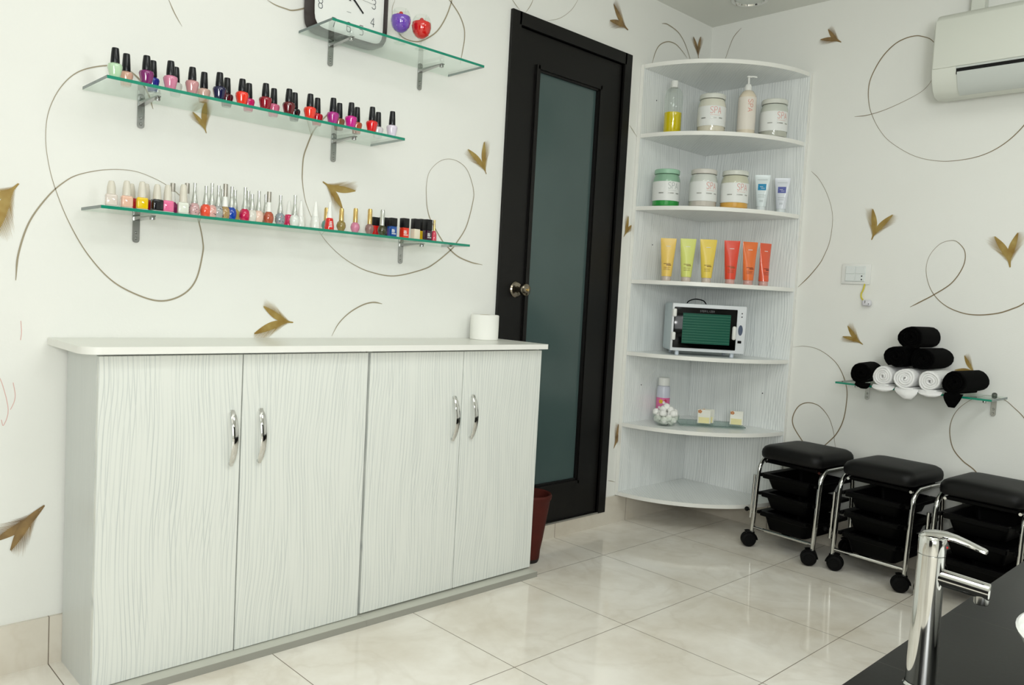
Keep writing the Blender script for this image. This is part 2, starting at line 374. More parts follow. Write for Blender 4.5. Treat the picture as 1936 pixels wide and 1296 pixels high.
VINES_LEFT=[[(-3.073, 1.034), (-3.068, 1.102), (-3.045, 1.185), (-3.004, 1.255), (-2.967, 1.297), (-2.93, 1.323), (-2.864, 1.345), (-2.796, 1.352), (-2.739, 1.34), (-2.691, 1.319), (-2.656, 1.293), (-2.624, 1.258), (-2.607, 1.232), (-2.593, 1.176), (-2.592, 1.137), (-2.61, 1.058), (-2.648, 1.013), (-2.708, 0.993), (-2.774, 1.008), (-2.844, 1.046), (-2.906, 1.114), (-2.953, 1.195), (-2.986, 1.277), (-3.003, 1.34), (-3.011, 1.406), (-3.005, 1.475), (-2.978, 1.542), (-2.935, 1.592), (-2.87, 1.622), (-2.823, 1.625), (-2.785, 1.606), (-2.759, 1.57), (-2.745, 1.531)], [(-2.416, 1.925), (-2.39, 1.918), (-2.354, 1.916), (-2.329, 1.918), (-2.284, 1.939), (-2.226, 1.976)], [(-1.945, 2.067), (-1.958, 2.027), (-1.951, 1.985), (-1.923, 1.951), (-1.896, 1.94), (-1.852, 1.942), (-1.815, 1.958), (-1.762, 2.0), (-1.725, 2.057), (-1.703, 2.114), (-1.697, 2.14)], [(-1.719, 2.132), (-1.698, 2.119), (-1.659, 2.086), (-1.635, 2.048), (-1.63, 2.011), (-1.635, 1.971), (-1.645, 1.914)], [(-2.711, 1.843), (-2.693, 1.809), (-2.671, 1.778)], [(-2.182, 1.63), (-2.199, 1.615), (-2.224, 1.584), (-2.244, 1.555), (-2.262, 1.51), (-2.274, 1.469), (-2.276, 1.415), (-2.274, 1.391), (-2.269, 1.362), (-2.26, 1.329), (-2.238, 1.284), (-2.214, 1.248), (-2.182, 1.211), (-2.134, 1.173), (-2.075, 1.141), (-2.003, 1.118), (-1.9, 1.109), (-1.776, 1.139), (-1.717, 1.168), (-1.644, 1.223), (-1.617, 1.254), (-1.576, 1.315), (-1.55, 1.406), (-1.548, 1.457), (-1.58, 1.523), (-1.621, 1.551), (-1.673, 1.557), (-1.722, 1.54), (-1.764, 1.497), (-1.775, 1.447), (-1.772, 1.398), (-1.765, 1.36), (-1.746, 1.32), (-1.692, 1.255), (-1.665, 1.233), (-1.614, 1.201), (-1.546, 1.182), (-1.483, 1.175)], [(-2.144, 0.893), (-2.119, 0.936), (-2.079, 0.973), (-2.028, 1.001), (-1.984, 1.012), (-1.946, 1.008)], [(-0.624, 1.873), (-0.594, 1.852), (-0.555, 1.824)], [(-0.621, 0.21), (-0.593, 0.204), (-0.565, 0.196)], [(-1.406, 2.224), (-1.381, 2.205), (-1.354, 2.19)], [(-1.282, 2.256), (-1.3, 2.22), (-1.324, 2.188)], [(-1.011, 2.341), (-1.057, 2.274), (-1.123, 2.222), (-1.199, 2.19)], [(-0.429, 2.385), (-0.383, 2.393), (-0.307, 2.383), (-0.261, 2.363), (-0.221, 2.33), (-0.183, 2.282), (-0.169, 2.247)], [(-0.486, 2.18), (-0.464, 2.242), (-0.433, 2.284), (-0.374, 2.314), (-0.309, 2.319), (-0.253, 2.301), (-0.205, 2.277)]]
VINES_RIGHT=[[(-0.084, 2.29), (-0.091, 2.315), (-0.108, 2.365), (-0.129, 2.41), (-0.167, 2.444)], [(-0.77, 1.937), (-0.827, 1.937), (-0.894, 1.949), (-0.968, 1.973), (-1.048, 2.009), (-1.086, 2.053), (-1.108, 2.103), (-1.101, 2.169), (-1.069, 2.217), (-1.032, 2.238), (-1.003, 2.246), (-0.962, 2.243), (-0.921, 2.227), (-0.88, 2.191), (-0.849, 2.144), (-0.827, 2.089), (-0.823, 2.036), (-0.831, 1.982), (-0.845, 1.94), (-0.879, 1.876), (-0.934, 1.811), (-1.033, 1.744), (-1.125, 1.714), (-1.204, 1.708), (-1.297, 1.721), (-1.374, 1.76), (-1.436, 1.824), (-1.48, 1.903)], [(-0.587, 1.71), (-0.628, 1.67), (-0.671, 1.601), (-0.699, 1.528), (-0.707, 1.465), (-0.7, 1.381), (-0.679, 1.319), (-0.659, 1.28), (-0.615, 1.223), (-0.565, 1.172)], [(-1.073, 1.103), (-1.116, 1.129), (-1.165, 1.16), (-1.228, 1.21), (-1.265, 1.278), (-1.267, 1.336), (-1.239, 1.374), (-1.211, 1.383), (-1.169, 1.368), (-1.134, 1.322), (-1.124, 1.267), (-1.137, 1.208), (-1.166, 1.156), (-1.214, 1.114), (-1.277, 1.089), (-1.336, 1.084), (-1.402, 1.094), (-1.45, 1.113), (-1.491, 1.138), (-1.546, 1.199)], [(-0.561, 0.889), (-0.621, 0.898), (-0.691, 0.887), (-0.762, 0.846), (-0.804, 0.794), (-0.832, 0.723), (-0.835, 0.65), (-0.826, 0.576), (-0.802, 0.516), (-0.773, 0.477), (-0.718, 0.416)], [(-0.805, 0.444), (-0.795, 0.479), (-0.787, 0.521), (-0.76, 0.583), (-0.711, 0.629), (-0.657, 0.637), (-0.614, 0.616), (-0.589, 0.567), (-0.593, 0.52), (-0.637, 0.462), (-0.679, 0.422)], [(-1.409, 0.413), (-1.373, 0.459), (-1.325, 0.491), (-1.286, 0.535), (-1.269, 0.599), (-1.273, 0.652), (-1.293, 0.697), (-1.328, 0.734), (-1.363, 0.756), (-1.4, 0.767), (-1.455, 0.756), (-1.487, 0.733), (-1.526, 0.697), (-1.564, 0.641)]]
LEAVES_LEFT=[[(-3.07, 1.28), (-3.15, 1.227), (-3.118, 1.151)], [(-2.998, 0.437), (-3.113, 0.359), (-3.074, 0.33)], [(-2.289, 0.937), (-2.42, 0.9), (-2.393, 0.986)], [(-2.592, 1.491), (-2.633, 1.544), (-2.596, 1.584)], [(-2.201, 1.402), (-2.076, 1.388), (-2.123, 1.322)], [(-1.488, 1.528), (-1.585, 1.606), (-1.507, 1.647)], [(-0.677, 2.289), (-0.787, 2.373), (-0.806, 2.297)], [(-0.11, 2.299), (-0.163, 2.39), (-0.104, 2.405)], [(-0.616, 1.361), (-0.59, 1.457), (-0.558, 1.423)], [(-0.593, 0.362), (-0.568, 0.475), (-0.536, 0.442)]]
LEAVES_RIGHT=[[(-0.683, 2.279), (-0.617, 2.348), (-0.585, 2.309)], [(-0.889, 1.389), (-0.883, 1.523), (-0.97, 1.495)], [(-1.433, 1.276), (-1.37, 1.396), (-1.449, 1.409)], [(-0.888, 0.928), (-0.814, 1.005), (-0.796, 0.956)], [(-1.345, 0.852), (-1.299, 0.916), (-1.269, 0.855)]]
UPPER=[(-2.902, -0.178, 0.075, 'mint green'), (-2.855, -0.115, 0.083, 'pale peach'), (-2.826, -0.178, 0.074, 'plum purple'), (-2.788, -0.115, 0.081, 'royal blue'), (-2.765, -0.178, 0.075, 'rose pink'), (-2.728, -0.115, 0.078, 'clear'), (-2.708, -0.178, 0.072, 'dusty mauve'), (-2.65, -0.115, 0.082, 'pale blush'), (-2.633, -0.178, 0.075, 'navy blue'), (-2.584, -0.115, 0.081, 'dark burgundy'), (-2.568, -0.178, 0.072, 'bright orange red'), (-2.519, -0.115, 0.08, 'hot pink'), (-2.498, -0.178, 0.075, 'deep red'), (-2.441, -0.115, 0.082, 'bubblegum pink'), (-2.425, -0.178, 0.075, 'maroon'), (-2.373, -0.115, 0.084, 'black'), (-2.356, -0.178, 0.075, 'tomato red'), (-2.296, -0.115, 0.086, 'crimson'), (-2.278, -0.178, 0.079, 'magenta purple'), (-2.218, -0.115, 0.088, 'tan brown'), (-2.214, -0.178, 0.078, 'fuchsia'), (-2.153, -0.115, 0.089, 'terracotta'), (-2.137, -0.178, 0.08, 'scarlet'), (-2.072, -0.115, 0.09, 'frosted white'), (-2.06, -0.178, 0.081, 'clear lilac')]
LOWER=[(-2.886, -0.12, 0.069, 'S', 'pale pink'), (-2.848, -0.12, 0.074, 'S', 'peach'), (-2.821, -0.072, 0.073, 'S', 'cherry red'), (-2.809, -0.12, 0.077, 'S', 'yellow'), (-2.782, -0.072, 0.078, 'S', 'dark crimson'), (-2.77, -0.12, 0.075, 'S', 'black'), (-2.742, -0.12, 0.077, 'S', 'candy pink'), (-2.711, -0.072, 0.089, 'T', 'magenta'), (-2.7, -0.12, 0.084, 'S', 'milky white'), (-2.671, -0.072, 0.094, 'T', 'pale grey'), (-2.669, -0.12, 0.092, 'N', 'rose speckled'), (-2.637, -0.12, 0.088, 'N', 'coral'), (-2.62, -0.12, 0.098, 'N', 'pink speckled'), (-2.601, -0.12, 0.094, 'N', 'grey speckled'), (-2.568, -0.072, 0.091, 'N', 'pale silver'), (-2.581, -0.12, 0.101, 'G', 'gold glitter'), (-2.562, -0.12, 0.096, 'N', 'cobalt blue'), (-2.53, -0.072, 0.093, 'N', 'mustard'), (-2.522, -0.12, 0.099, 'N', 'raspberry'), (-2.489, -0.072, 0.096, 'N', 'pale nude'), (-2.5, -0.12, 0.082, 'N', 'sheer white'), (-2.479, -0.12, 0.094, 'N', 'blush nude'), (-2.433, -0.072, 0.092, 'N', 'bronze gold'), (-2.447, -0.12, 0.096, 'G', 'terracotta'), (-2.41, -0.12, 0.09, 'N', 'clear glitter'), (-2.356, -0.072, 0.082, 'C', 'pink'), (-2.362, -0.12, 0.096, 'N', 'clear'), (-2.315, -0.072, 0.088, 'C', 'white'), (-2.291, -0.12, 0.087, 'C', 'white'), (-2.224, -0.072, 0.076, 'K', 'teal'), (-2.241, -0.12, 0.092, 'C', 'red'), (-2.198, -0.12, 0.075, 'K', 'olive gold'), (-2.146, -0.12, 0.081, 'K', 'rose pink'), (-2.091, -0.12, 0.085, 'K', 'mauve taupe'), (-2.041, -0.072, 0.064, 'Q', 'red'), (-2.042, -0.12, 0.088, 'K', 'dark olive'), (-2.003, -0.072, 0.067, 'Q', 'dark green'), (-2.001, -0.12, 0.064, 'Q', 'blue'), (-1.951, -0.12, 0.068, 'Q', 'orange red'), (-1.904, -0.12, 0.071, 'Q', 'cream'), (-1.842, -0.072, 0.078, 'Q', 'yellow'), (-1.852, -0.12, 0.074, 'Q', 'dark plum'), (-1.823, -0.12, 0.076, 'P', 'pink coral')]

# ================================================================ the room
def struct(mb, name, mats, **k): return tag(mb.build(name, mats, **k), kind='structure')
H = 2.479; XW = -5.3; YW = -4.3
DL, DR, DT, DB = -1.4015, -.6464, 2.1817, .065
struct(MB().box(XW, .1, YW, .1, -.08, 0), 'floor', M_FLOOR)
struct(MB().box(XW, .1, YW, .1, H, H+.08), 'ceiling', M_CEIL)
wl = struct(MB().box(XW, DL, 0, .1, 0, H).box(DR, 0, 0, .1, 0, H).box(DL, DR, 0, .1, DT, H).box(DL, DR, .045, .1, 0, DT), 'wall_left', M_WALL)
wr = struct(MB().box(0, .1, YW, .1, 0, H), 'wall_right', M_WALL)
struct(MB().box(XW-.1, XW, YW, .1, 0, H), 'wall_back', M_WALL)
struct(MB().box(XW, .1, YW-.1, YW, 0, H), 'wall_front', M_WALL)
struct(MB().box(XW, DL, -.010, 0, 0, .131).box(DR, 0, -.010, 0, 0, .131).box(DL, DR, -.010, .045, 0, DB), 'baseboard_left', M_SKIRT_A)
struct(MB().box(-.010, 0, YW, -.010, 0, .131), 'baseboard_right', M_SKIRT_B)

# unseen dark slabs added behind the camera, for the chrome to reflect
for n_, bx in (('dark_reflect_slab_1', (XW, XW+.03, -2.9, -1.5, 0, 2.1)), ('dark_reflect_slab_2', (-2.9, -1.5, YW, YW+.03, 0, 2.1))):
    d_ = tag(MB().box(*bx, 0, .004, 1).build(n_, M_BLACKWOOD), kind='structure')
mb = MB()
for z_ in (.55, 2.13): mb.box(-5.22, -3.30, YW, YW+.05, z_, z_+.04)
for x_ in (-5.22, -4.28, -3.34): mb.box(x_, x_+.04, YW, YW+.05, .59, 2.13)
struct(mb, 'added_window_frame', M_WHITEP)  # unseen window frame, added to go with the frontal fill light
M_SCRIB = mat('faint_red_scribble', '#dfb4ac', .7)
for pts_ in (((-3.135, .815), (-3.128, .842), (-3.13, .83), (-3.122, .838)), ((-3.115, .80), (-3.10, .77), (-3.085, .70), (-3.095, .66), (-3.10, .675)), ((-3.075, .77), (-3.07, .74), (-3.072, .72), (-3.08, .70)), ((-3.06, .93), (-3.058, .90), (-3.06, .88))):
    MB().ribbon(catmull([(a, b) for a, b in pts_], 5), .0016, lambda u, v: (u, -.0008, v)).build('scribble_mark', M_SCRIB, wl)
# painted scrolls and gold leaves on the two walls
fnL = lambda u, v: (u, -.0012, v)
fnR = lambda u, v: (-.0012, u, v)
def scroll(pts, fn, par, rng, wd=.0048):
    P = catmull([(p[0], p[1]) for p in pts], 8)
    n = len(P); ws = [wd*(.65+.35*math.sin(i*.05+len(pts)))*min(1, .35+i*.12, .35+(n-1-i)*.12) for i in range(n)]
    MB().ribbon(P, ws, fn).build('painted_scroll', M_VINEL if par is wl else M_VINE, par)
for v in VINES_LEFT: scroll(v, fnL, wl, 0)
for v in VINES_RIGHT: scroll(v, fnR, wr, 0)
def feather(mb, base, tip, side, F, seed, off):
    fn = F(off); fb = F(off+.0005)
    rnd = random.Random(seed); b = Vector(base); t = Vector(tip); d = t-b; L = d.length
    if L < .02: return
    dn = d.normalized(); nn = Vector((-dn.y, dn.x))*side
    sp = []
    m = 30
    for i in range(m+1):
        s = i/m; sp.append(b+d*s - nn*L*.12*math.sin(PI*s))        # spine bows away from the fringe
    def wdt(s): return L*.30*(max(0, min(1, (s-.12)/.35))**.9)*(1-max(0, (s-.62)/.38)**1.6)
    # solid blade beside the spine (stem included)
    inner = [p-nn*L*(.018+.02*math.sin(PI*i/m)) for i, p in enumerate(sp)]
    outer = [p+nn*(L*.012+wdt(i/m)*.42) for i, p in enumerate(sp)]
    vs = [fn(p.x, p.y) for p in inner]+[fn(p.x, p.y) for p in outer]
    mb.add(vs, [(i, i+1, m+2+i, m+1+i) for i in range(m)])
    # fringe of barbs pointing outward and forward
    for i in range(3, m+1):
        s = i/m; o = outer[i]; w0 = L*.011; ln = wdt(s)*(.95+.5*rnd.random())+L*.05
        dr = (nn*.55+dn*.85).normalized()
        a = o-dn*w0; c = o+dn*w0*.8; e = o+dr*ln; a2 = a-nn*L*.03; c2 = c-nn*L*.03
        mb.add([F(off+.0004+.0002*(i % 3))(p.x, p.y) for p in (a2, a, e, c, c2)], [(0, 1, 2, 3, 4)])
def leaf(tri, fn, par, i, m):
    b, t1, t2 = [Vector(p) for p in tri]; f0 = fn
    F = lambda k: (lambda u, v: tuple(a-(k if abs(a+.0012) < 1e-9 else 0) for a in f0(u, v)))
    cr = (t1-b).x*(t2-b).y-(t1-b).y*(t2-b).x; s = 1 if cr > 0 else -1
    mb = MB(); feather(mb, b, t1, -s, F, i, 0); feather(mb, b, t2, s, F, i+50, .0012)
    mb.build('painted_leaf', m, par)
for i, l in enumerate(LEAVES_LEFT): leaf(l, fnL, wl, i, M_LEAFD if i in (6, 7, 9, 1) else M_LEAF)
for i, l in enumerate(LEAVES_RIGHT): leaf(l, fnR, wr, i+20, M_LEAFD if i == 0 else M_LEAF)

# ---------------------------------------------------------------- door
door = tag(thing('door_1', (DL, 0, DB), None, None), kind='structure')
def D(mb, name, m, par=door, **k): return mb.shift((DL, 0, DB)).build(name, m, par, **k)
x0, x1, zt = -1.353, -.697, 2.131
mb = MB()
for a in (0, 1):   # outer casing then inner rebate
    e = .05-a*.012; yf = -.014+a*.012
    mb.box(DL+a*.036, DL+.049, yf, .045, DB+.001, DT-.036*a).box(DR-.049, DR-a*.036, yf, .045, DB+.001, DT-.036*a).box(DL+.04, DR-.04, yf, .045, zt, DT-.036*a)
D(mb, 'door_frame', M_BLACKWOOD)
gx0, gx1, gz0, gz1 = -1.238, -.838, .232, 1.998
mb = MB().box(x0+.003, gx0, .002, .04, DB+.008, zt-.003).box(gx1, x1-.003, .002, .04, DB+.008, zt-.003).box(gx0, gx1, .002, .04, DB+.008, gz0).box(gx0, gx1, .002, .04, gz1, zt-.003)
leafo = D(mb, 'door_leaf', M_BLACKWOOD)
mb = MB()
for k, (w_, y_) in enumerate(((.016, -.008), (.030, -.001))):
    mb.box(gx0-.004-w_*.3, gx0+w_*.6, y_, .02, gz0-.005, gz1+.005).box(gx1-w_*.6, gx1+.004+w_*.3, y_, .02, gz0-.005, gz1+.005).box(gx0, gx1, y_, .02, gz0-.005, gz0+w_*.6).box(gx0, gx1, y_, .02, gz1-w_*.6, gz1+.005)
D(mb, 'glazing_bead', M_BLACKWOOD)
D(MB().box(gx0+.005, gx1-.005, .012, .018, gz0+.005, gz1-.005), 'glass_pane', M_FROST)
D(MB().box(DL+.05, DR-.05, -.013, .0, DB+.0005, DB+.008), 'threshold_strip', M_STEEL)
Mk = Matrix.Rotation(PI/2, 4, 'X')
kb = MB().lathe([(.033, 0), (.033, .004), (.028, .009), (.014, .011), (.011, .018), (.011, .034), (.018, .038), (.0255, .047), (.0265, .055), (.024, .063), (.016, .068), (.006, .069)], (-1.293, .002, 1.087), 28, M=Mk)
D(kb, 'door_knob', M_BRASS); D(MB().lathe([(.0055, .0), (.0055, .006)], (-1.293, -.066, 1.087), 14, M=Mk), 'key_cylinder', M_GOLDM)

# ---------------------------------------------------------------- ceiling downlight
dl = thing('ceiling_downlight', (-.235, -.345, H), 'round recessed ceiling light with a metal ring above the corner shelf', 'ceiling light')
MB().lathe([(.062, -.002), (.066, -.010), (.082, -.009), (.088, -.001), (.088, 0)], n=40, cap=False).build('trim_ring', M_CHROME, dl)
MB().lathe([(.0, -.004), (.062, -.004), (.062, -.001)], n=40, cap=False).build('lens', mat('opal_lens', '#dfe3dc', .3), dl)

# ---------------------------------------------------------------- corner shelf unit
cu = thing('corner_shelf', (0, 0, .134), 'tall white quarter-round corner shelving unit with seven boards between door and stools', 'shelf unit')
R = .5635; t = .018
def U(mb, name, m, **k):
    return mb.shift((0, 0, .134)).build(name, m, cu)
# front banding is slot 1
def panel(axis):
    mb = MB()
    if axis == 'x': mb.box(-R, -.0205, -.0195, -.0015, .135, 2.160); mb.box(-R-.0015, -R, -.0195, -.0015, .135, 2.160, 1)
    else: mb.box(-.0195, -.0015, -.558, -.0015, .135, 2.160); mb.box(-.0195, -.0015, -.5595, -.558, .135, 2.160, 1)
    return mb
U(panel('x'), 'side_panel', [M_LAM_PX, M_EDGE]); U(panel('y'), 'side_panel', [M_LAM_PY, M_EDGE])
for z in (2.1597, 1.842, 1.507, 1.1662, .8271, .4859, .1534):
    a0 = math.asin(.0205/R)
    pts = [(-.0205, -.0205), (-R*math.cos(a0), -.0205)]
    for i in range(1, 32):
        a = a0+(PI/2-2*a0)*i/32; pts.append((-R*math.cos(a), -R*math.sin(a)*.985))
    pts.append((-.0205, -R*.985*math.cos(a0)))
    U(MB().prism(pts, lambda u, v, d: (u, v, d), z-t, z, 0, 1), 'shelf_board', [M_LAM_D, M_EDGE])
for p in ((-.456, 2.017), (-.416, 1.34), (-.434, .662), (-.30, .60)): U(MB().lathe([(.003, 0), (.003, .0006)], (p[0], -.0195, p[1]), 10, M=Mk), 'peg_hole', M_BLACK)
My = Matrix.Rotation(-PI/2, 4, 'Y')
for p in ((-.434, .654), (-.45, 2.02)): U(MB().lathe([(.003, 0), (.003, .0006)], (-.0195, p[0], p[1]), 10, M=My), 'peg_hole', M_BLACK)

# ---------------------------------------------------------------- base cabinets and worktop
YF = -.272
def handle(x, par, off):
    rings = []; n = 18; z0, z1 = .556, .709
    for i in range(n+1):
        s = i/n; z = z0+(z1-z0)*s; y = YF-.004-.027*math.sin(PI*(.06+.88*s)); w_ = .0084*min(1, .55+.45*min(i, n-i)/2)
        # normal of the bow in the yz plane
        dy = -.027*PI*math.cos(PI*(.06+.88*s)); dz = (z1-z0); l = math.hypot(dy, dz); ny, nz = -dz/l, dy/l
        th = .0028
        rings.append([(x+a*w_, y+ny*b*th, z+nz*b*th) for a, b in ((-1, -.4), (-1, .4), (-.7, 1), (.7, 1), (1, .4), (1, -.4), (.7, -1), (-.7, -1))])
    mb = MB().loft(rings)
    for z in (z0+.004, z1-.004): mb.lathe([(.005, 0), (.005, .008)], (x, YF+.001, z), 12, M=Mk)
    return mb.shift(off).build('handle', M_CHROME, par)
def cabinet(xa, xb, split, hx, label, endm, zlift=0):
    off = Vector((xa, 0, 0))
    c = thing('base_cabinet', off, label, 'cabinet', 'wavy white cabinets under the worktop')
    def Q(mb, n, m, p=c):
        return mb.shift(off).build(n, m, p)
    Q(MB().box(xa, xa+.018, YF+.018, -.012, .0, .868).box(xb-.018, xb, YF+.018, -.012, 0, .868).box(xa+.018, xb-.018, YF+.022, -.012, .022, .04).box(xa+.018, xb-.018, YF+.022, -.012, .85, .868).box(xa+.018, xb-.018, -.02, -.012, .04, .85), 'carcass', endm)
    mb = MB().box(xa-.0, xb+(.0075 if zlift == 0 else 0), -.312, YF+.0165, 0, .0200)
    Q(mb, 'plinth', [M_GREYEDGE, M_PLINTH])
    Q(MB().box(xa, xb+(.0075 if zlift == 0 else 0), -.311, YF+.0165, .0201, .0212), 'plinth_cap', M_PLINTH)
    for (a, b_), h in zip(((xa, split-.0012), (split+.0012, xb)), hx):
        d = Q(MB().box(a+.0005, b_-.0005, YF, YF+.0175, .0235+zlift, .8615, 0, .0012, 1), 'cabinet_door', M_LAM_XZ)
        handle(h, d, off)
    return c
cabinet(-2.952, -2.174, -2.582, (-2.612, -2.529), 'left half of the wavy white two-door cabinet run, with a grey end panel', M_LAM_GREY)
cabinet(-2.166, -1.4005, -1.785, (-1.824, -1.741), 'right half of the wavy white two-door cabinet run, beside the dark door', M_LAM_YZ, .004)
pts = [(-2.998, -.0015)]
for i in range(9):
    a = PI+PI/2*i/8; pts.append((-2.998+.05+.05*math.cos(a), -.306+.05+.05*math.sin(a)))
pts += [(-1.402, -.306)]
for i in range(5):
    a = 1.5*PI+PI/2*i/4; pts.append((-1.4045+.005*math.cos(a), -.301+.005*math.sin(a)))
pts += [(-1.3995, -.0015)]
o = MB().prism(pts, lambda u, v, d: (u, v, d), .8685, .8867, 0, 1).build('worktop', [M_TOP, M_EDGE])
tag(o, 'long smooth white worktop slab with a rounded corner lying over both cabinets', 'worktop')
tr = thing('toilet_roll', (-1.522, -.075, .887), 'white toilet paper roll standing on the right end of the worktop', 'toilet roll')
MB().lathe([(.021, 0), (.052, 0), (.0545, .003), (.0548, .05), (.0545, .093), (.051, .096), (.021, .0955)], n=40, cap=False).build('paper', M_PAPER, tr)
MB().lathe([(.0208, .0), (.0208, .0955), (.0195, .0955), (.0195, 0)], n=24, cap=False).build('core', mat('cardboard', '#b9a585', .9), tr)
pt = thing('clay_pot', (-1.30, -.158, 0), 'reddish-brown clay pot on the floor between the cabinet and the dark door', 'pot')
MB().lathe([(0, .0), (.042, 0), (.045, .006), (.047, .016)], n=30, cap=False).build('dark_base', mat('burnt_clay', '#150a08', .6), pt)
MB().lathe([(.047, .016), (.049, .05), (.056, .09), (.066, .16), (.074, .215), (.078, .25), (.083, .258), (.085, .27), (.081, .278), (.074, .275), (.068, .25), (.058, .1), (0, .06)], n=36, cap=False).build('pot_body', M_CLAY, pt)

# ---------------------------------------------------------------- glass wall shelves
def bracket(par, px, z, wall, off):
    # wall 'y': on the left wall at x=px ; wall 'x': on the right wall at y=px
    if wall == 'y': f = lambda a, b, c: (px+a, -b, z+c)
    else: f = lambda a, b, c: (-b, px-a, z+c)
    mb = MB()
    pl = rrect(-.0095, .0095, -.078, .016, .0085, 4)
    mb.prism(pl, lambda u, v, d: f(u, d, v), .0012, .0048)
    rings = []
    for b, wd, h in ((.004, .0075, .011), (.05, .0070, .007), (.105, .0060, .004), (.135, .0055, .0035)):
        top = -.0062
        rings.append([f(-wd, b, top), f(wd, b, top), f(wd, b, top-h), f(-wd, b, top-h)])
    mb.loft(rings)
    for b in (.125,):
        c = f(0, b, -.012); mb.lathe([(.0, -.007), (.007, -.006), (.0075, 0), (.006, .004)], c, 14, cap=False)
    for v in (-.05, -.066, .006):
        c = Vector(f(0, .0048, v)); M2 = Mk if wall == 'y' else My
        mb.lathe([(.0042, 0), (.003, .0022), (0, .0026)], c, 10, M=M2, cap=False)
    return mb.shift(off).build('shelf_bracket', M_STEEL, par)
def glass_shelf(a, b, depth, z, wall, brs, label):
    off = Vector((a, 0, z)) if wall == 'y' else Vector((0, a, z))
    s = thing('glass_shelf', off, label, 'shelf', 'glass wall shelves')
    t_ = .004
    if wall == 'y': bx = (a, b, -depth, -.006)
    else: bx = (-depth, -.006, b, a)
    mb = MB(); x0, x1, y0, y1 = bx
    v = [(x, y, zz) for zz in (z-t_, z+t_) for y in (y0, y1) for x in (x0, x1)]
    mb.add(v, [(0, 2, 3, 1), (4, 5, 7, 6)], 0)
    if wall == 'y': mb.add(v, [(0, 1, 5, 4)], 1); mb.add(v, [(2, 6, 7, 3)], 0); mb.add(v, [(0, 4, 6, 2), (1, 3, 7, 5)], 2)
    else: mb.add(v, [(0, 4, 6, 2)], 1); mb.add(v, [(1, 3, 7, 5)], 0); mb.add(v, [(0, 1, 5, 4), (2, 6, 7, 3)], 2)
    mb.shift(off).build('glass_pane', [M_GLASS, M_GLASSEDGE, M_GLASSEND], s)
    for p in brs: bracket(s, p, z, wall, off)
    return s
ZU, ZL, ZC, ZB = 1.549, 1.232, 1.855, .765
glass_shelf(-2.928, -2.026, .205, ZU, 'y', (-2.778, -2.167), 'upper glass shelf on the left wall, holding the black-capped polish bottles')
glass_shelf(-2.925, -1.697, .170, ZL, 'y', (-2.783, -1.878), 'lower and longest glass shelf on the left wall, holding mixed polish bottles')
glass_shelf(-2.310, -1.704, .207, ZC, 'y', (-2.192, -1.829), 'topmost short glass shelf beside the door, holding the clock')
glass_shelf(-.868, -1.466, .205, ZB, 'x', (-.925, -1.42), 'glass shelf on the right wall holding rolled towels')
# ================================================================ nail polish
COLS = {'mint green': '#b9d8b4', 'pale peach': '#dcae98', 'plum purple': '#7a1f66', 'royal blue': '#0b1f96', 'rose pink': '#cf7f9c', 'clear': '#dfe2dc', 'dusty mauve': '#c08a8c', 'pale blush': '#d9b5a8',
 'navy blue': '#101240', 'dark burgundy': '#4c0d1a', 'bright orange red': '#e8321c', 'hot pink': '#d01868', 'deep red': '#8c0c22', 'bubblegum pink': '#d8668c', 'maroon': '#5e0a16', 'black': '#0c0b14',
 'tomato red': '#e63420', 'crimson': '#b80f24', 'magenta purple': '#a82482', 'tan brown': '#8a5a3c', 'fuchsia': '#c8188a', 'terracotta': '#b2553c', 'scarlet': '#d81218', 'frosted white': '#dcd6da', 'clear lilac': '#d9d0e0',
 'pale pink': '#ddd2c8', 'peach': '#e6bba4', 'cherry red': '#c40c28', 'yellow': '#ecc60c', 'dark crimson': '#a80c28', 'candy pink': '#ea6f9c', 'magenta': '#8c0c5c', 'milky white': '#dfe2d6', 'pale grey': '#cfcfca',
 'rose speckled': '#c9a4a4', 'coral': '#ea5236', 'pink speckled': '#dcaaa2', 'grey speckled': '#a6a8a6', 'pale silver': '#c6c6c0', 'gold glitter': '#a98c5c', 'cobalt blue': '#0a3fa6', 'mustard': '#cdbb66',
 'raspberry': '#c4104c', 'pale nude': '#d5cbbd', 'sheer white': '#d9d6cc', 'blush nude': '#e6c6b6', 'bronze gold': '#b08a40', 'clear glitter': '#8e989e', 'pink': '#d41c5c', 'white': '#e6e8e2', 'teal': '#5f948a', 'red': '#d81c14',
 'olive gold': '#8c7a40', 'rose pink ': '#b84668', 'mauve taupe': '#8c6a66', 'dark olive': '#3a3a20', 'dark green': '#14241c', 'blue': '#0c4c9c', 'orange red': '#e2361c', 'cream': '#e6dcc6', 'dark plum': '#33102c', 'pink coral': '#cf4258'}
def lacquer(c):
    return mat('lacquer_'+c.strip().replace(' ', '_'), COLS[c], .09, spec=.6, coat=.6)
M_CAPB = mat('black_gloss_cap', '#0c0f14', .25); M_CAPW = mat('pearl_white_cap', '#d9d4c6', .25); M_CAPS = mat('silver_cap', '#cfd2cc', .2, .75)
M_CAPWH = mat('matt_white_cap', '#f0f1ec', .4); M_CAPGL = mat('glitter_cap', '#a8a49a', .3, .5); M_CAPG = mat('gold_cap', '#d9ba78', .2, .8); M_CAPBQ = mat('black_square_cap', '#0d0d10', .35)
M_INK = mat('white_ink', '#e9e9e6', .6)
M_BASEG = mat('clear_bottle_base', '#d3d6d0', .1, spec=.6)
SHAPES = {}
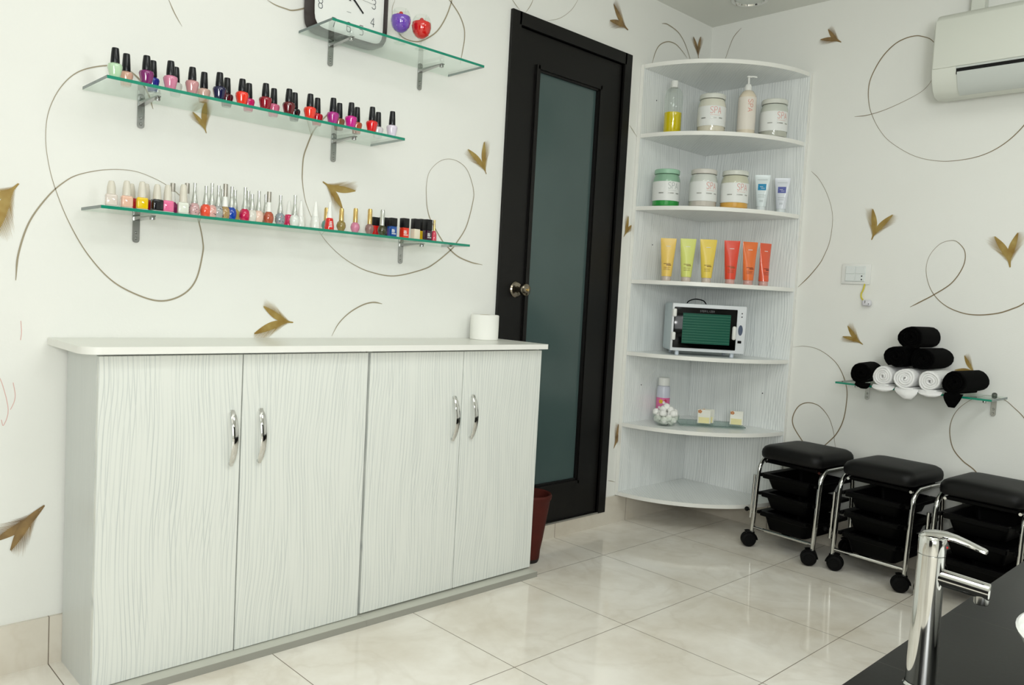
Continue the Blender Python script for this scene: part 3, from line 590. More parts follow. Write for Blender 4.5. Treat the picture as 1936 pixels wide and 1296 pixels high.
def polish(kind, h, c, loc, label, group):
    b = thing('nail_polish_bottle', loc, label, 'nail polish', group, rz=random.uniform(-.25, .25))
    L = lacquer(c); n = 20
    if kind == 'O':
        MB().lathe([(0, 0), (.0112, 0), (.0122, .002), (.0135, .010), (.0170, .026), (.0173, .030), (.0155, .0345), (.0100, .0375), (.0085, .038)], n=n, cap=False, sq=.5).build('bottle', L, b)
        MB().lathe([(.0100, .0372), (.0108, .040), (.0101, .055), (.0086, h-.003), (.0078, h), (0, h)], n=n, cap=False).build('cap', M_CAPB, b)
        return b
    if kind == 'S':
        MB().box(-.0145, .0145, -.0125, .0125, 0, .004, 0, .002, 2).build('glass_base', M_BASEG, b)
        MB().box(-.0143, .0143, -.0123, .0123, .0035, .034, 0, .0045, 3).build('bottle', L, b)
        MB().lathe([(.0108, .0335), (.0107, .036), (.0102, .052), (.0080, h-.006), (.0058, h-.001), (0, h)], n=n, cap=False).build('cap', M_CAPW, b)
    elif kind in 'NGT':
        MB().lathe([(0, 0), (.0095, 0), (.0110, .002), (.0135, .012), (.0138, .020), (.0120, .030), (.0080, .0345), (.0075, .036)], n=n, cap=False, sq=.8).build('bottle', L, b)
        prof = [(.0088, .0355), (.0086, .040), (.0066, .052), (.0050, .062), (.0044, .070), (.0050, h-.001), (0, h)]
        if kind == 'N': MB().lathe(prof, n=n, cap=False).build('cap', M_CAPS, b)
        else:
            MB().lathe([(.0088, .0355), (.0086, .040), (.0066, .054), (.0058, .064), (0, .064)], n=n, cap=False).build('cap', M_CAPWH, b)
            MB().lathe([(.0062, .064), (.0066, .07), (.0066, h-.001), (0, h)], n=n, cap=False).build('cap_tip', M_CAPGL, b)
        if 'speckled' in c or 'glitter' in c:
            mb = MB(); rnd = random.Random(c)
            for i in range(26):
                a = rnd.uniform(0, 2*PI); z = rnd.uniform(.005, .028); r_ = .0135
                mb.ball((r_*math.cos(a), r_*math.sin(a), z), rnd.uniform(.0008, .0019), rnd.choice((0, 0, 1)), 6)
            mb.build('surface_flecks', [mat('dark_fleck', '#3c3c44', .3), mat('pink_fleck', '#d98a90', .3)], b)
    elif kind == 'C':
        MB().lathe([(0, 0), (.0135, 0), (.0140, .002), (.0135, .014), (.0110, .034), (.0095, .038), (.0085, .039)], n=n, cap=False, sq=.8).build('bottle', L, b)
        MB().lathe([(.0095, .0385), (.0090, .044), (.0060, .066), (.0036, h-.002), (0, h)], n=n, cap=False).build('cap', M_CAPWH, b)
        if c == 'red':
            mb = MB()
            for k, z in enumerate((.010, .015, .020, .025)): mb.box(-.0095+.001*k, .002, -.0146+k*.0006, -.0143+k*.0006, z, z+.0028)
            mb.build('label_print', M_INK, b)
    elif kind == 'K':
        MB().lathe([(0, 0), (.0075, 0), (.0090, .002), (.0145, .014), (.0150, .020), (.0128, .029), (.0080, .0335), (.0065, .035)], n=n, cap=False).build('bottle', L, b)
        MB().lathe([(.0078, .0345), (.0076, .040), (.0074, h-.006), (.0058, h-.001), (0, h)], n=n, cap=False).build('cap', M_CAPS if c == 'dark olive' else M_CAPG, b)
    elif kind == 'Q':
        MB().box(-.0125, .0125, -.011, .011, 0, .036, 0, .0015, 2).build('bottle', L, b)
        MB().box(-.0128, .0128, -.0113, .0113, .036, h, 0, .0015, 2).build('cap', M_CAPBQ, b)
        if c in ('blue', 'orange red', 'dark plum'):
            mb = MB()
            for z, w_ in ((.010, .018), (.0155, .012), (.0195, .013), (.0235, .011)): mb.box(-.0105, -.0105+w_, -.0114, -.0111, z, z+.0025)
            mb.build('label_print', M_INK, b)
    elif kind == 'P':
        MB().lathe([(0, 0), (.0095, 0), (.010, .002), (.0095, .026), (.006, .036), (.004, .038)], n=n, cap=False).build('bottle', L, b)
        MB().lathe([(.0042, .0378), (.0040, h-.001), (0, h)], n=n, cap=False).build('cap', M_CAPG, b)
    return b
names = [u[3] for u in UPPER]
for i, (x, y, h, c) in enumerate(UPPER):
    row = 'front' if y < -.15 else 'rear'
    nb = ('leftmost, beside the %s one' % names[1]) if i == 0 else (('rightmost, beside the %s one' % names[-2]) if i == len(names)-1 else 'between %s and %s' % (names[i-1], names[i+1]))
    polish('O', min(h, .084), c, (x, y, ZU+.0045), '%s black-capped polish on upper shelf, %s' % (c, nb), 'black-capped nail polish bottles on the upper glass shelf')
CAPN = {'S': 'pearl white cap', 'T': 'clear speckled cap', 'N': 'slim silver cap', 'G': 'speckled cap', 'C': 'conical white cap', 'K': 'gold cap', 'Q': 'square black cap', 'P': 'thin gold cap'}
names = [u[4] for u in LOWER]
for i, (x, y, h, k, c) in enumerate(LOWER):
    cap = 'silver cap' if c == 'dark olive' else CAPN[k]
    nb = 'leftmost' if i == 0 else ('rightmost' if i == len(names)-1 else 'between %s and %s' % (names[i-1], names[i+1]))
    cc = 'rose pink ' if (c == 'rose pink') else c
    polish(k, h, cc, (x, y, ZL+.0045), '%s polish with %s on lower shelf, %s' % (c, cap, nb), 'assorted nail polish bottles on the lower glass shelf')

# ---------------------------------------------------------------- clock and glass globes
ck = thing('wall_clock', (-2.154, -.038, ZC+.0045), 'rounded-square white clock with a dark brown frame standing on the topmost glass shelf', 'clock')
cz = .137; hw, hh = .1435, .1365
def sup(a, w_, h_, e=7.5):
    c, s = math.cos(a), math.sin(a); q = (abs(c)**e+abs(s)**e)**(-1/e); return (w_*c*q, h_*s*q)
angs = [2*PI*i/72 for i in range(72)]
def ring(w_, h_, y): return [(sup(a, w_, h_)[0], y, cz+sup(a, w_, h_)[1]) for a in angs]
rings = [ring(hw*.93, hh*.93, .030), ring(hw, hh, .026), ring(hw, hh, -.010), ring(hw*.97, hh*.97, -.022), ring(hw*.925, hh*.92, -.020), ring(hw*.915, hh*.905, -.008)]
MB().loft(rings, cap=False).build('clock_frame', mat('dark_brown_plastic', '#2a1f1f', .3), ck, ang=50)
MB().loft([ring(hw*.92, hh*.92, .029), ring(hw*.918, hh*.908, -.008)]).build('clock_face', mat('clock_face_white', '#eef0ec', .4), ck)
fc = lambda u, v: (u, -.0088, cz+v)
mb = MB()
for s_, (u, v) in {'12': (-.004, .09), '1': (.045, .088), '2': (.088, .055), '3': (.092, .004), '4': (.09, -.055), '5': (.048, -.092), '6': (0, -.094), '7': (-.055, -.094), '8': (-.105, -.048), '9': (-.105, .004), '10': (-.100, .055), '11': (-.055, .088)}.items():
    text(mb, s_, u-.0095*len(s_), v-.014, .030, fc, .0022, aspect=.58)
mb.box(-.010, .006, -.0089, -.0085, cz-.0465, cz-.0455)
mb.build('numerals', mat('grey_ink', '#4a4f55', .5), ck)
hub = MB()
hub.prism([(-.004, .01), (.004, .012), (.053, -.034), (.050, -.038)], lambda u, v, d: (u, d, cz+v), -.0105, -.0098)
hub.build('hour_hand', mat('hand_black', '#15161c', .3), ck)
MB().prism([(-.003, -.01), (.003, -.01), (-.058, .062), (-.062, .060)], lambda u, v, d: (u, d, cz+v), -.0118, -.0112).build('minute_hand', mat('hand_black', '#15161c'), ck)
MB().prism([(-.02, .009), (-.02, .010), (.094, .003), (.094, .002)], lambda u, v, d: (u, d, cz+v), -.0128, -.0125).lathe([(.006, 0), (.006, .004)], (0, -.0095, cz), 16, M=Mk).build('second_hand', mat('hand_grey', '#85888a', .3), ck)
M_FLOWER = mat('red_petals', '#c8302c', .5)
def globe(x, y, c, hexc, label):
    g = thing('glass_ornament', (x, y, ZC+.0045), label, 'ornament', 'stemmed glass ornaments beside the clock')
    MB().lathe([(.0, 0), (.019, .0), (.019, .0015), (.004, .004), (.0032, .020), (.0045, .028), (.010, .033), (.020, .040), (.029, .053), (.0330, .069), (.0320, .086), (.0265, .100), (.0215, .108)], n=28, cap=False).build('glass_goblet', M_CLEAR, g)
    MB().lathe([(0, .0345), (.009, .0355), (.019, .0420), (.0278, .054), (.0315, .069), (.0308, .083), (.030, .085), (0, .085)], n=28, cap=False).build('liquid', mat('liquid_'+c, hexc, .12, coat=.5), g)
    mb = MB(); rnd = random.Random(c)
    for i in range(9):
        a = i*2*PI/9; mb.ball((.010*math.cos(a), .010*math.sin(a), .089+rnd.uniform(-.002, .003)), .0065, 0, 10, 1, 1, .55)
    mb.ball((0, 0, .095), .007, 0, 10); mb.build('flower', M_FLOWER, g)
    mb = MB(); rnd = random.Random(c+'b')
    for i in range(40):
        a = rnd.uniform(0, 2*PI); z = rnd.uniform(.045, .08); r_ = (.0225+(z-.045)*.36) if z < .07 else .0312
        mb.ball((r_*math.cos(a), r_*math.sin(a), z), rnd.uniform(.001, .0024), 0, 6)
    mb.build('glitter', mat('glitter_'+c, '#b48ad8' if c == 'purple' else '#f04038', .25), g)
    MB().tube([(.012, 0, .085), (.020, .002, .118)], .0009, 6).build('wick', M_CLEAR, g)
globe(-2.035, -.165, 'purple', '#7446bd', 'purple-filled stemmed glass ornament beside the clock on the topmost shelf')
globe(-1.955, -.170, 'red', '#dc1c18', 'red-filled stemmed glass ornament, right of the purple one on the topmost shelf')

# ================================================================ things on the corner shelf
def face_angle(x, y): return math.atan2(y-CAMV[1], x-CAMV[0])   # direction from the entrance side towards a spot
def jar(x, y, z, label, lid, content, tint, ink, turn=0.):
    a = math.atan2(y+2.37, x+3.578)+PI/2   # local -Y looks out into the room
    j = thing('scrub_jar', (x, y, z), label, 'jar', 'round labelled spa jars on the corner shelf', rz=a-PI+turn)
    r = .0625
    MB().lathe([(0, .001), (r*.94, .001), (r*.97, .006), (r*.97, .024)], n=40, cap=False).lathe([(r*.975, .024), (r*.975, .116), (r*.95, .128), (r*.84, .146), (0, .146)], n=40, cap=False, mi=1).build('jar_content', [content, tint], j)
    MB().lathe([(r*.96, 0), (r, .006), (r, .112), (r*.98, .125), (r*.87, .147), (r*.86, .150)], n=40, cap=False).build('jar_body', M_CLEAR, j)
    MB().lathe([(r*.85, .148), (r*.93, .149), (r*.93, .166), (r*.89, .169), (0, .169)], n=40, cap=False).build('lid', lid, j)
    lb = MB().lathe([(r*1.008, .025), (r*1.008, .112)], n=48, cap=False).build('label', mat('jar_label_white', '#e9ebe8', .45), j)
    fn = lambda u, v: (r*1.014*math.sin(u/r), -r*1.014*math.cos(u/r), v)
    mb = MB(); text(mb, 'SPA', -.010, .078, .029, fn, .0017, aspect=.46, gap=.2)
    for k in range(7): mb.ribbon([(-.008+k*.006, .071), (-.004+k*.006, .071)], .0012, fn)
    mb.build('lettering', ink, lb)
    mb = MB()
    for u0, u1 in ((-.052, -.030), (-.010, .018), (.030, .048)): mb.ribbon([(u0+(u1-u0)*i/5, .0585) for i in range(6)], .005, fn)
    mb.build('silver_band', mat('silver_foil', '#b4b5b1', .35, .7), lb)
CO = mat('coral_ink', '#d8705c', .5); GR = mat('grey_ink_soft', '#8f9896', .5)
LIDC = mat('translucent_lid', '#d6d8cf', .25, spec=.6); LIDG = mat('green_lid', '#9cc7ab', .25); LIDW = mat('pale_lid', '#d4d0c8', .25)
jar(-.401, -.292, 1.843, 'cream scrub jar with coral SPA lettering, left one on the top shelf', LIDC, mat('cream_scrub', '#e6dccb', .5), mat('beige_neck', '#ebe6da', .3), CO, .05)
jar(-.166, -.470, 1.843, 'clear-necked scrub jar with coral SPA lettering, rightmost on the top shelf', LIDC, mat('grey_scrub', '#c6c4ba', .5), mat('grey_neck', '#dadbd4', .3), CO, .4)
jar(-.483, -.128, 1.508, 'green scrub jar with grey SPA lettering, leftmost on second shelf', LIDG, mat('green_scrub', '#2fa046', .4), mat('green_neck', '#9cc4aa', .3), GR, .28)
jar(-.408, -.278, 1.508, 'pale pinkish scrub jar between green and orange jars on second shelf', LIDW, mat('pink_scrub', '#d9cfc8', .5), mat('frosted_neck', '#e0e0dc', .3), CO, .38)
jar(-.312, -.382, 1.508, 'orange-bottomed scrub jar with coral SPA lettering beside the white tubes', LIDC, mat('orange_scrub', '#eab050', .4), mat('olive_neck', '#d8d4c0', .3), CO, .32)
def rz_to(x, y): return math.atan2(y+2.37, x+3.578)-PI/2
ob = thing('oil_bottle', (-.475, -.132, 1.843), 'clear bottle half full of yellow oil with a white cap, leftmost on top shelf', 'bottle')
MB().lathe([(0, 0), (.039, 0), (.041, .003), (.041, .170), (.038, .188), (.028, .205), (.016, .212), (.0155, .214)], n=32, cap=False).build('bottle_body', M_CLEAR, ob)
MB().lathe([(0, .0015), (.038, .0015), (.0395, .004), (.0395, .096), (0, .096)], n=32, cap=False).build('oil', mat('yellow_oil', '#e3cc04', .12, coat=.5), ob)
MB().lathe([(.0165, .212), (.0165, .240), (.0155, .2425), (0, .2425)], n=28, cap=False).build('cap', M_WHITEP, ob)
pb = thing('pump_bottle', (-.272, -.392, 1.843), 'tall cream lotion pump bottle with sideways SPA lettering between two top-shelf jars', 'bottle', rz=rz_to(-.272, -.392))
MB().lathe([(0, 0), (.038, 0), (.040, .003), (.040, .165), (.037, .180), (.024, .200), (.015, .204), (.0145, .206)], n=32, cap=False).build('bottle_body', mat('cream_lotion', '#e6dac4', .25, coat=.4), pb)
lb = MB().lathe([(.0405, .024), (.0405, .170)], n=40, cap=False).build('label', mat('pump_label', '#e6dfd4', .45), pb)
fn = lambda u, v: (.0412*math.sin(v/.04), -.0412*math.cos(v/.04), u)
mb = MB(); text(mb, 'SPA', 0, 0, .022, lambda u, v: fn(.158-u, v+.004), .0018, aspect=.72, gap=.25); mb.build('lettering', CO, lb)
MB().lathe([(.016, .204), (.016, .222), (.011, .232), (.0045, .235), (.0045, .262), (.0085, .263), (.0085, .270), (0, .270)], n=24, cap=False).tube([(0, 0, .2665), (.02, -.0, .2675), (.036, 0, .264)], .0036, 8).build('pump_head', M_WHITEP, pb)
# ---- squeeze tubes
def tube_pack(x, y, z, hexc, label, h=.2, wt=.036, rb=.0225, capm=None, kind='sun', lean=0., name='colour'):
    g = thing('squeeze_tube', (x, y, z), label, 'tube', 'upright squeeze tubes on the corner shelf', rz=rz_to(x, y)+lean)
    MB().lathe([(0, 0), (rb*.86, 0), (rb*.9, .002), (rb*.9, .020), (rb*.86, .022)], n=28, cap=False).build('cap', capm, g)
    rings = []; n = 28
    for i in range(9):
        s = i/8; zz = .0215+(h-.0215)*s; ax = rb*(1-s)+wt*s; ay = max(.0012, rb*(1-s**1.25)); ay = ay*(1-.1*math.sin(s*PI))
        rings.append([(ax*math.cos(2*PI*k/n), ay*math.sin(2*PI*k/n), zz) for k in range(n)])
    rings.append([(p[0], p[1]*.6, h+.006) for p in rings[-1]])
    m = mat('tube_'+name, hexc, .22, coat=.4)
    body = MB().loft(rings).build('tube_body', m, g)
    def sf(u, v):
        s = (v-.0215)/(h-.0215); ax = rb*(1-s)+wt*s; ay = max(.0012, rb*(1-s**1.25))*(1-.1*math.sin(s*PI))
        q = min(.97, abs(u)/ax); return (u, -ay*math.sqrt(1-q*q)-.0009, v)
    mb = MB()
    if kind == 'sun':
        for k, (v, a, b_, wd) in enumerate(((h*.84, -.010, .010, .0026), (h*.415, -.016, .015, .0022), (h*.385, -.004, .018, .0036), (h*.33, -.015, .015, .0012), (h*.30, -.015, .012, .0012), (h*.27, -.015, .014, .0012))):
            mb.ribbon([(a+(b_-a)*i/6, v) for i in range(7)], wd, sf, 1 if k == 0 else 0)
        mb.build('tube_print', [mat('tube_ink_'+name, '#7a5a28' if 'e' in name[:3] or name in ('gold', 'lime') else '#5c1612', .5), M_INK], body)
    else:
        hx = '#1489b8' if name == 'aqua' else '#5a62a8'
        for v0, v1, mi in ((h*.60, h*.78, 0),):
            for i in range(6): mb.ribbon([(-.018+.036*j/6, v0+(v1-v0)*(i+.5)/6) for j in range(7)], (v1-v0)/6+.0002, sf, mi)
        for v, a, b_ in ((h*.90, -.022, .022), (h*.46, -.016, .016), (h*.40, -.016, .012), (h*.3, -.008, .008), (h*.27, -.008, .008)):
            mb.ribbon([(a+(b_-a)*i/6, v) for i in range(7)], .0013, sf, 1)
        for a, b_, v in ((-.010, .004, h*.70), (-.004, .012, h*.655)): mb.ribbon([(a, v), (b_, v)], .0016, lambda u, v: (sf(u, v)[0], sf(u, v)[1]-.0006, v), 2)
        mb.build('tube_print', [mat('blue_block_'+name, hx, .4), GR, M_INK], body)
CW = mat('white_tube_cap', '#dfe6e6', .3); CC = mat('clear_tube_cap', '#cdbfb4', .2); CP = mat('pinkish_cap', '#cfa49c', .2)
tube_pack(-.194, -.452, 1.508, '#dde7e8', 'white squeeze tube with a turquoise blue block beside the orange jar', .160, .0345, .0215, CW, 'skin', name='aqua')
tube_pack(-.076, -.488, 1.508, '#dfe3ea', 'white squeeze tube with an indigo block at second shelf right end', .160, .0345, .0215, CW, 'skin', name='indigo')
YT = [(-.466, -.148, '#efcb66', 'amber', 'amber yellow squeeze tube, leftmost of six on the third shelf', CC, 0, .036), (-.430, -.232, '#d9df78', 'lime', 'lime yellow squeeze tube between two amber tubes on third shelf', CC, .1, .036), (-.380, -.308, '#eacf56', 'gold', 'golden yellow squeeze tube right of the lime one', CC, .15, .038),
      (-.303, -.384, '#e2452c', 'vermilion', 'red squeeze tube, left of the orange ones on the third shelf', CP, .1, .035), (-.228, -.433, '#ea7638', 'orange', 'orange squeeze tube standing between the red and the coral tubes', CP, .35, .035), (-.147, -.466, '#e55f3e', 'coral', 'coral orange squeeze tube, rightmost of six on the third shelf', CP, .75, .034)]
for x, y, hx, nm, lb_, cp, ln, wt in YT: tube_pack(x, y, 1.1672, hx, lb_, .192, wt, .0235, cp, 'sun', ln, nm)

# ---- steriliser cabinet
S = thing('sterilizer_box', (-.352, -.318, .828), 'white box steriliser with a black glass door on the middle shelf', 'steriliser', rz=-math.radians(44.5))
W2 = .172; z0, z1 = .018, .240; dp = .185
MB().box(-W2, W2, .004, dp, z0, z1, 0, .008, 3).build('casing', mat('steriliser_white', '#c9d6da', .35), S)
MB().box(-W2+.001, W2-.001, -.010, .006, z0+.001, z1-.001, 0, .004, 2).build('front_bezel', mat('bezel_white', '#dfe3e6', .35), S)
dr = MB().box(-W2+.010, .128, -.016, -.009, z0+.016, z1-.018, 0, .003, 2).build('glass_door', mat('black_glass', '#030404', .08, spec=.2), S)
mb = MB().box(-.122, .098, -.0168, -.0158, .056, .196)
win = mb.build('window', None or mat('green_window', '#1f5646', .25, spec=.3), dr)
mb = MB(); rnd = random.Random(3)
for k in range(11):
    z = .064+k*.0122; mb.box(-.120, .096, -.0172, -.0168, z, z+.0012)
mb.build('rack_lines', mat('green_rack_lines', '#4a8a70', .3), dr)
fs = lambda u, v: (u, -.0166, v)
mb = MB(); text(mb, 'STERILIZER', -.045, .2035, .0085, fs, .0011, aspect=.6, gap=.28); mb.build('lettering', mat('dull_silver_ink', '#77797a', .4), dr)
for z in (.070, .178): MB().box(-W2+.002, -W2+.021, -.021, -.008, z-.002, z+.036, 0, .0085, 4).build('hinge_tab', M_WHITEP, dr)
MB().box(.108, .126, -.026, -.008, .082, .146, 0, .0085, 4).build('door_handle', M_WHITEP, dr)
mb = MB()
for z in (.206, .190): mb.lathe([(.0028, 0), (.0028, .002)], (.150, -.0095, z), 12, M=Mk)
mb.build('indicator_light', mat('dark_indicator', '#1a1018', .3), S)
MB().lathe([(.0105, 0), (.0105, .0015), (.0, .0018)], (.147, -.0095, .128), 28, sx=1.0, cap=False, M=Mk @ Matrix.Diagonal((1, 2.3, 1, 1))).build('oval_badge', mat('blue_grey_badge', '#4b566c', .4), S)
MB().box(.137, .154, -.0135, -.009, .068, .080, 0, .0012, 1).build('power_switch', M_BLACKP, S)
for x in (-.135, .120):
    for y in (.012, .160): MB().lathe([(.009, 0), (.010, .0195)], (x, y, 0), 14).build('foot', mat('foot_white', '#d5dde6', .4), S)
cb = catmull([(-.085, .10, .238), (-.075, .10, .252), (-.045, .10, .262), (-.01, .10, .257), (.005, .11, .246), (.012, .12, .236)], 6)
MB().tube(cb, .0028, 8).build('power_cord', M_BLACKRUB, S)

# ---- cotton balls, powder bottle, tray
B0 = Vector((-.425, -.168, .4867))
bw = thing('glass_bowl', B0, 'small clear glass bowl heaped with cotton balls on the fifth shelf', 'bowl')
MB().lathe([(0, 0), (.036, 0), (.040, .002), (.052, .016), (.0615, .036), (.064, .052), (.0625, .052), (.060, .036), (.050, .018), (.036, .004), (0, .003)], n=36, cap=False).build('bowl_glass', M_CLEAR, bw)
proto = MB(); rnd = random.Random(5)
def cottonball(loc, r, k):
    rr = random.Random(k); bm = bmesh.new(); bmesh.ops.create_icosphere(bm, subdivisions=2, radius=r)
    for v in bm.verts:
        d = v.co.normalized(); v.co = d*r*(1+.09*math.sin(5*d.x+k)+.07*math.sin(7*d.y+2*k)+.05*math.sin(9*d.z)+rr.uniform(-.03, .03))
    me = bpy.data.meshes.new('cotton_ball'); bm.to_mesh(me); bm.free(); me.materials.append(M_COTTON); me.polygons.foreach_set('use_smooth', [True]*len(me.polygons))
    o = bpy.data.objects.new('cotton_ball', me); COL.objects.link(o); o.location = loc
    tag(o, 'white cotton ball in the small glass bowl on the fifth shelf', 'cotton ball', 'cotton balls in the glass bowl')
k = 0
for n_, r_, z_ in ((8, .041, .030), (5, .024, .021), (7, .040, .040), (6, .027, .056), (1, 0, .047), (7, .046, .061), (4, .022, .076), (1, .0, .088)):
    for i in range(n_):
        a = 2*PI*i/max(n_, 1)+k*.4; cottonball(B0+Vector((r_*math.cos(a), r_*math.sin(a), z_)), .0165, k); k += 1
pw = thing('powder_bottle', (-.335, -.082, .4867), 'pink-labelled bottle with a white cap behind the cotton bowl', 'bottle', rz=rz_to(-.335, -.082))
MB().lathe([(0, 0), (.030, 0), (.032, .003), (.032, .160), (.029, .172), (.022, .178)], n=30, cap=False).build('bottle_body', mat('lilac_plastic', '#c9ccd8', .3), pw)
MB().lathe([(.0265, .176), (.0275, .178), (.0275, .212), (.0255, .215), (0, .215)], n=30, cap=False).build('cap', M_WHITEP, pw)
lb = MB().lathe([(.0326, .045), (.0326, .118)], n=36, cap=False).build('label', mat('pink_label', '#dc6fa0', .5), pw)
mb = MB(); fn = lambda u, v: (.0332*math.sin(u/.0326), -.0332*math.cos(u/.0326), v)
for cx_, cz_, rr_, mi in ((-.010, .100, .010, 0), (.006, .095, .008, 1), (.012, .104, .007, 2), (.008, .062, .013, 3), (-.016, .070, .007, 1)):
    P_ = [(cx_+rr_*math.cos(2*PI*i/14), cz_+rr_*math.sin(2*PI*i/14)) for i in range(14)]
    vs = [fn(*p) for p in P_]+[fn(cx_, cz_)]; mb.add(vs, [(i, (i+1) % 14, 14) for i in range(14)], mi)
mb.build('label_print', [mat('print_yellow', '#e2b838', .5), mat('print_white', '#f0e6ea', .5), mat('print_red', '#c23a5c', .5), mat('print_orange', '#d98a2c', .5)], lb)
ta = thing('glass_tray', (-.205, -.268, .4867), 'small rectangular clear glass tray under the soap packets', 'tray', rz=-math.radians(46.5))
MB().box(-.155, .155, -.082, .082, .006, .0105, 0, .0012, 1).build('tray_glass', glass_thin('tray_glass', '#dde8e5'), ta)
MB().tube(rrect_pts := [(p[0], p[1], .0082) for p in rrect(-.1555, .1555, -.0825, .0825, .004, 3)], .0011, 6, closed=True).build('tray_rim', M_GLASSEND, ta)
for sx_ in (-1, 1):
    for sy_ in (-1, 1): MB().ball((sx_*.14, sy_*.07, .0035), .0035, 0, 10).build('foot', M_CLEAR, ta)
def packet(x, y, label, rz):
    g = thing('soap_packet', (x, y, .4974), label, 'packet', 'small clear packets on the glass tray', rz=rz)
    T = Matrix.Rotation(-.30, 4, 'X')
    def bld(mb, n, m, p=g): mb.v = [tuple(T @ Vector(v)) for v in mb.v]; return mb.build(n, m, p)
    bld(MB().box(-.031, .031, 0, .008, .004, .072, 0, .002, 1), 'packet_body', mat('packet_film', '#dcdcd0', .25, coat=.5))
    bld(MB().box(-.025, .025, -.0010, .001, .006, .034, 0, .0004, 1), 'yellow_panel', mat('packet_yellow', '#e4dca0', .4))
    mb = MB(); [mb.ball((-.020+.006*math.cos(a), -.001, .061+.005*math.sin(a)), .0042, 0, 8, 1, .4, 1) for a in (0, 1.3, 2.6, 3.9, 5.2)]
    bld(mb, 'flower_print', mat('packet_orange', '#c98450', .5))
packet(-.278, -.283, 'leftmost yellow-and-white packet on the glass tray, nearest the cotton bowl', rz_to(-.27, -.29)+.05)
packet(-.240, -.275, 'packet half hidden behind the leftmost packet on the glass tray', rz_to(-.23, -.26)-.1)
packet(-.160, -.385, 'lone yellow-and-white packet at the right end of the glass tray', rz_to(-.14, -.37))
# ================================================================ right wall
AC = thing('air_conditioner', (0, -1.15, 1.93), 'white split air conditioner high on the right wall, cut by the frame', 'air conditioner')
def G(mb, name, m, off, par, **k):
    return mb.shift(off).build(name, m, par, **k)
offA = (0, -1.15, 1.93)
prof = [(-.001, 1.965), (-.001, 2.25), (-.14, 2.256), (-.178, 2.245), (-.196, 2.222), (-.201, 2.19), (-.201, 2.035), (-.196, 2.0), (-.176, 1.955), (-.150, 1.935), (-.11, 1.930), (-.03, 1.945)]
def sec(y, k=1.): return [(-.1+(x+.1)*k, y, 2.095+(z-2.095)*k) for x, z in prof]
G(MB().loft([sec(-1.150, .95), sec(-1.153, .985), sec(-1.160, 1), sec(-1.97, 1), sec(-1.977, .985), sec(-1.98, .95)]), 'ac_body', M_ACBODY, offA, AC)
G(MB().box(-.2055, -.19, -1.975, -1.155, 2.034, 2.222, 0, .004, 2), 'front_panel', M_ACBODY, offA, AC)
G(MB().box(-.2035, -.19, -1.90, -1.241, 2.026, 2.0335), 'outlet_trim', M_ACGREY, offA, AC)
G(MB().box(-.2020, -.19, -1.90, -1.242, 2.004, 2.026), 'air_outlet', M_BLACK, offA, AC)
lv = [(-.2045, 2.012), (-.2035, 2.0), (-.184, 1.956), (-.158, 1.934), (-.150, 1.932), (-.150, 1.9345), (-.180, 1.962), (-.199, 2.004)]
G(MB().prism(lv, lambda u, v, d: (u, d, v), -1.90, -1.246), 'louver_flap', M_ACGREY, offA, AC)
o = MB().box(-.05, -.001, -1.275, -1.225, 2.262, H-.001, 0, .003, 1).build('pipe_cover', M_ACBODY); tag(o, 'white pipe trunking rising from the air conditioner to the ceiling', 'pipe cover')

sw = thing('switch_plate', (0, -.835, 1.19), 'white wall switch and socket plate above the towel shelf', 'switch')
offS = (0, -.835, 1.19)
G(MB().box(-.009, -.001, -.899, -.770, 1.193, 1.283, 0, .003, 2), 'back_plate', M_WHITEP, offS, sw)
fr = G(MB().box(-.0115, -.008, -.878, -.788, 1.204, 1.273, 0, .0015, 1), 'module_frame', mat('module_white', '#dfe5e2', .3), offS, sw)
for y, z in ((-.811, 1.240), (-.855, 1.240), (-.811, 1.2065)):
    G(MB().box(-.0145, -.011, y-.020, y+.020, z, z+.030, 0, .001, 1), 'rocker', mat('rocker_white', '#e3e8e6', .28), offS, sw)
G(MB().box(-.0145, -.011, -.875, -.835, 1.2065, 1.2365, 0, .001, 1), 'socket', mat('rocker_white', '#e3e8e6'), offS, sw)
mb = MB()
for z in (1.229, 1.214): mb.lathe([(.0030, 0), (.0030, .0008)], (-.0146, -.864, z), 12, M=My)
G(mb, 'socket_holes', M_BLACK, offS, sw)
wd = thing('loose_cable', (-.01, -.877, 1.19), 'short yellow cable with a white connector hanging from the switch plate', 'cable')
offW = (-.01, -.877, 1.19)
G(MB().tube(catmull([(-.006, -.8765, 1.196), (-.010, -.876, 1.18), (-.012, -.872, 1.163), (-.014, -.868, 1.150), (-.014, -.870, 1.135), (-.015, -.880, 1.122)], 5), .0035, 8), 'yellow_wire', mat('yellow_cable', '#cdbf38', .45), offW, wd)
cn = G(MB().box(-.026, -.003, -.915, -.876, 1.098, 1.126, 0, .009, 4), 'connector', mat('connector_white', '#dcdbe0', .35), offW, wd)
G(MB().box(-.0268, -.0255, -.893, -.891, 1.110, 1.122).lathe([(.002, 0), (.002, .001)], (-.0262, -.908, 1.108), 8, M=My), 'connector_slots', M_BLACK, offW, wd)

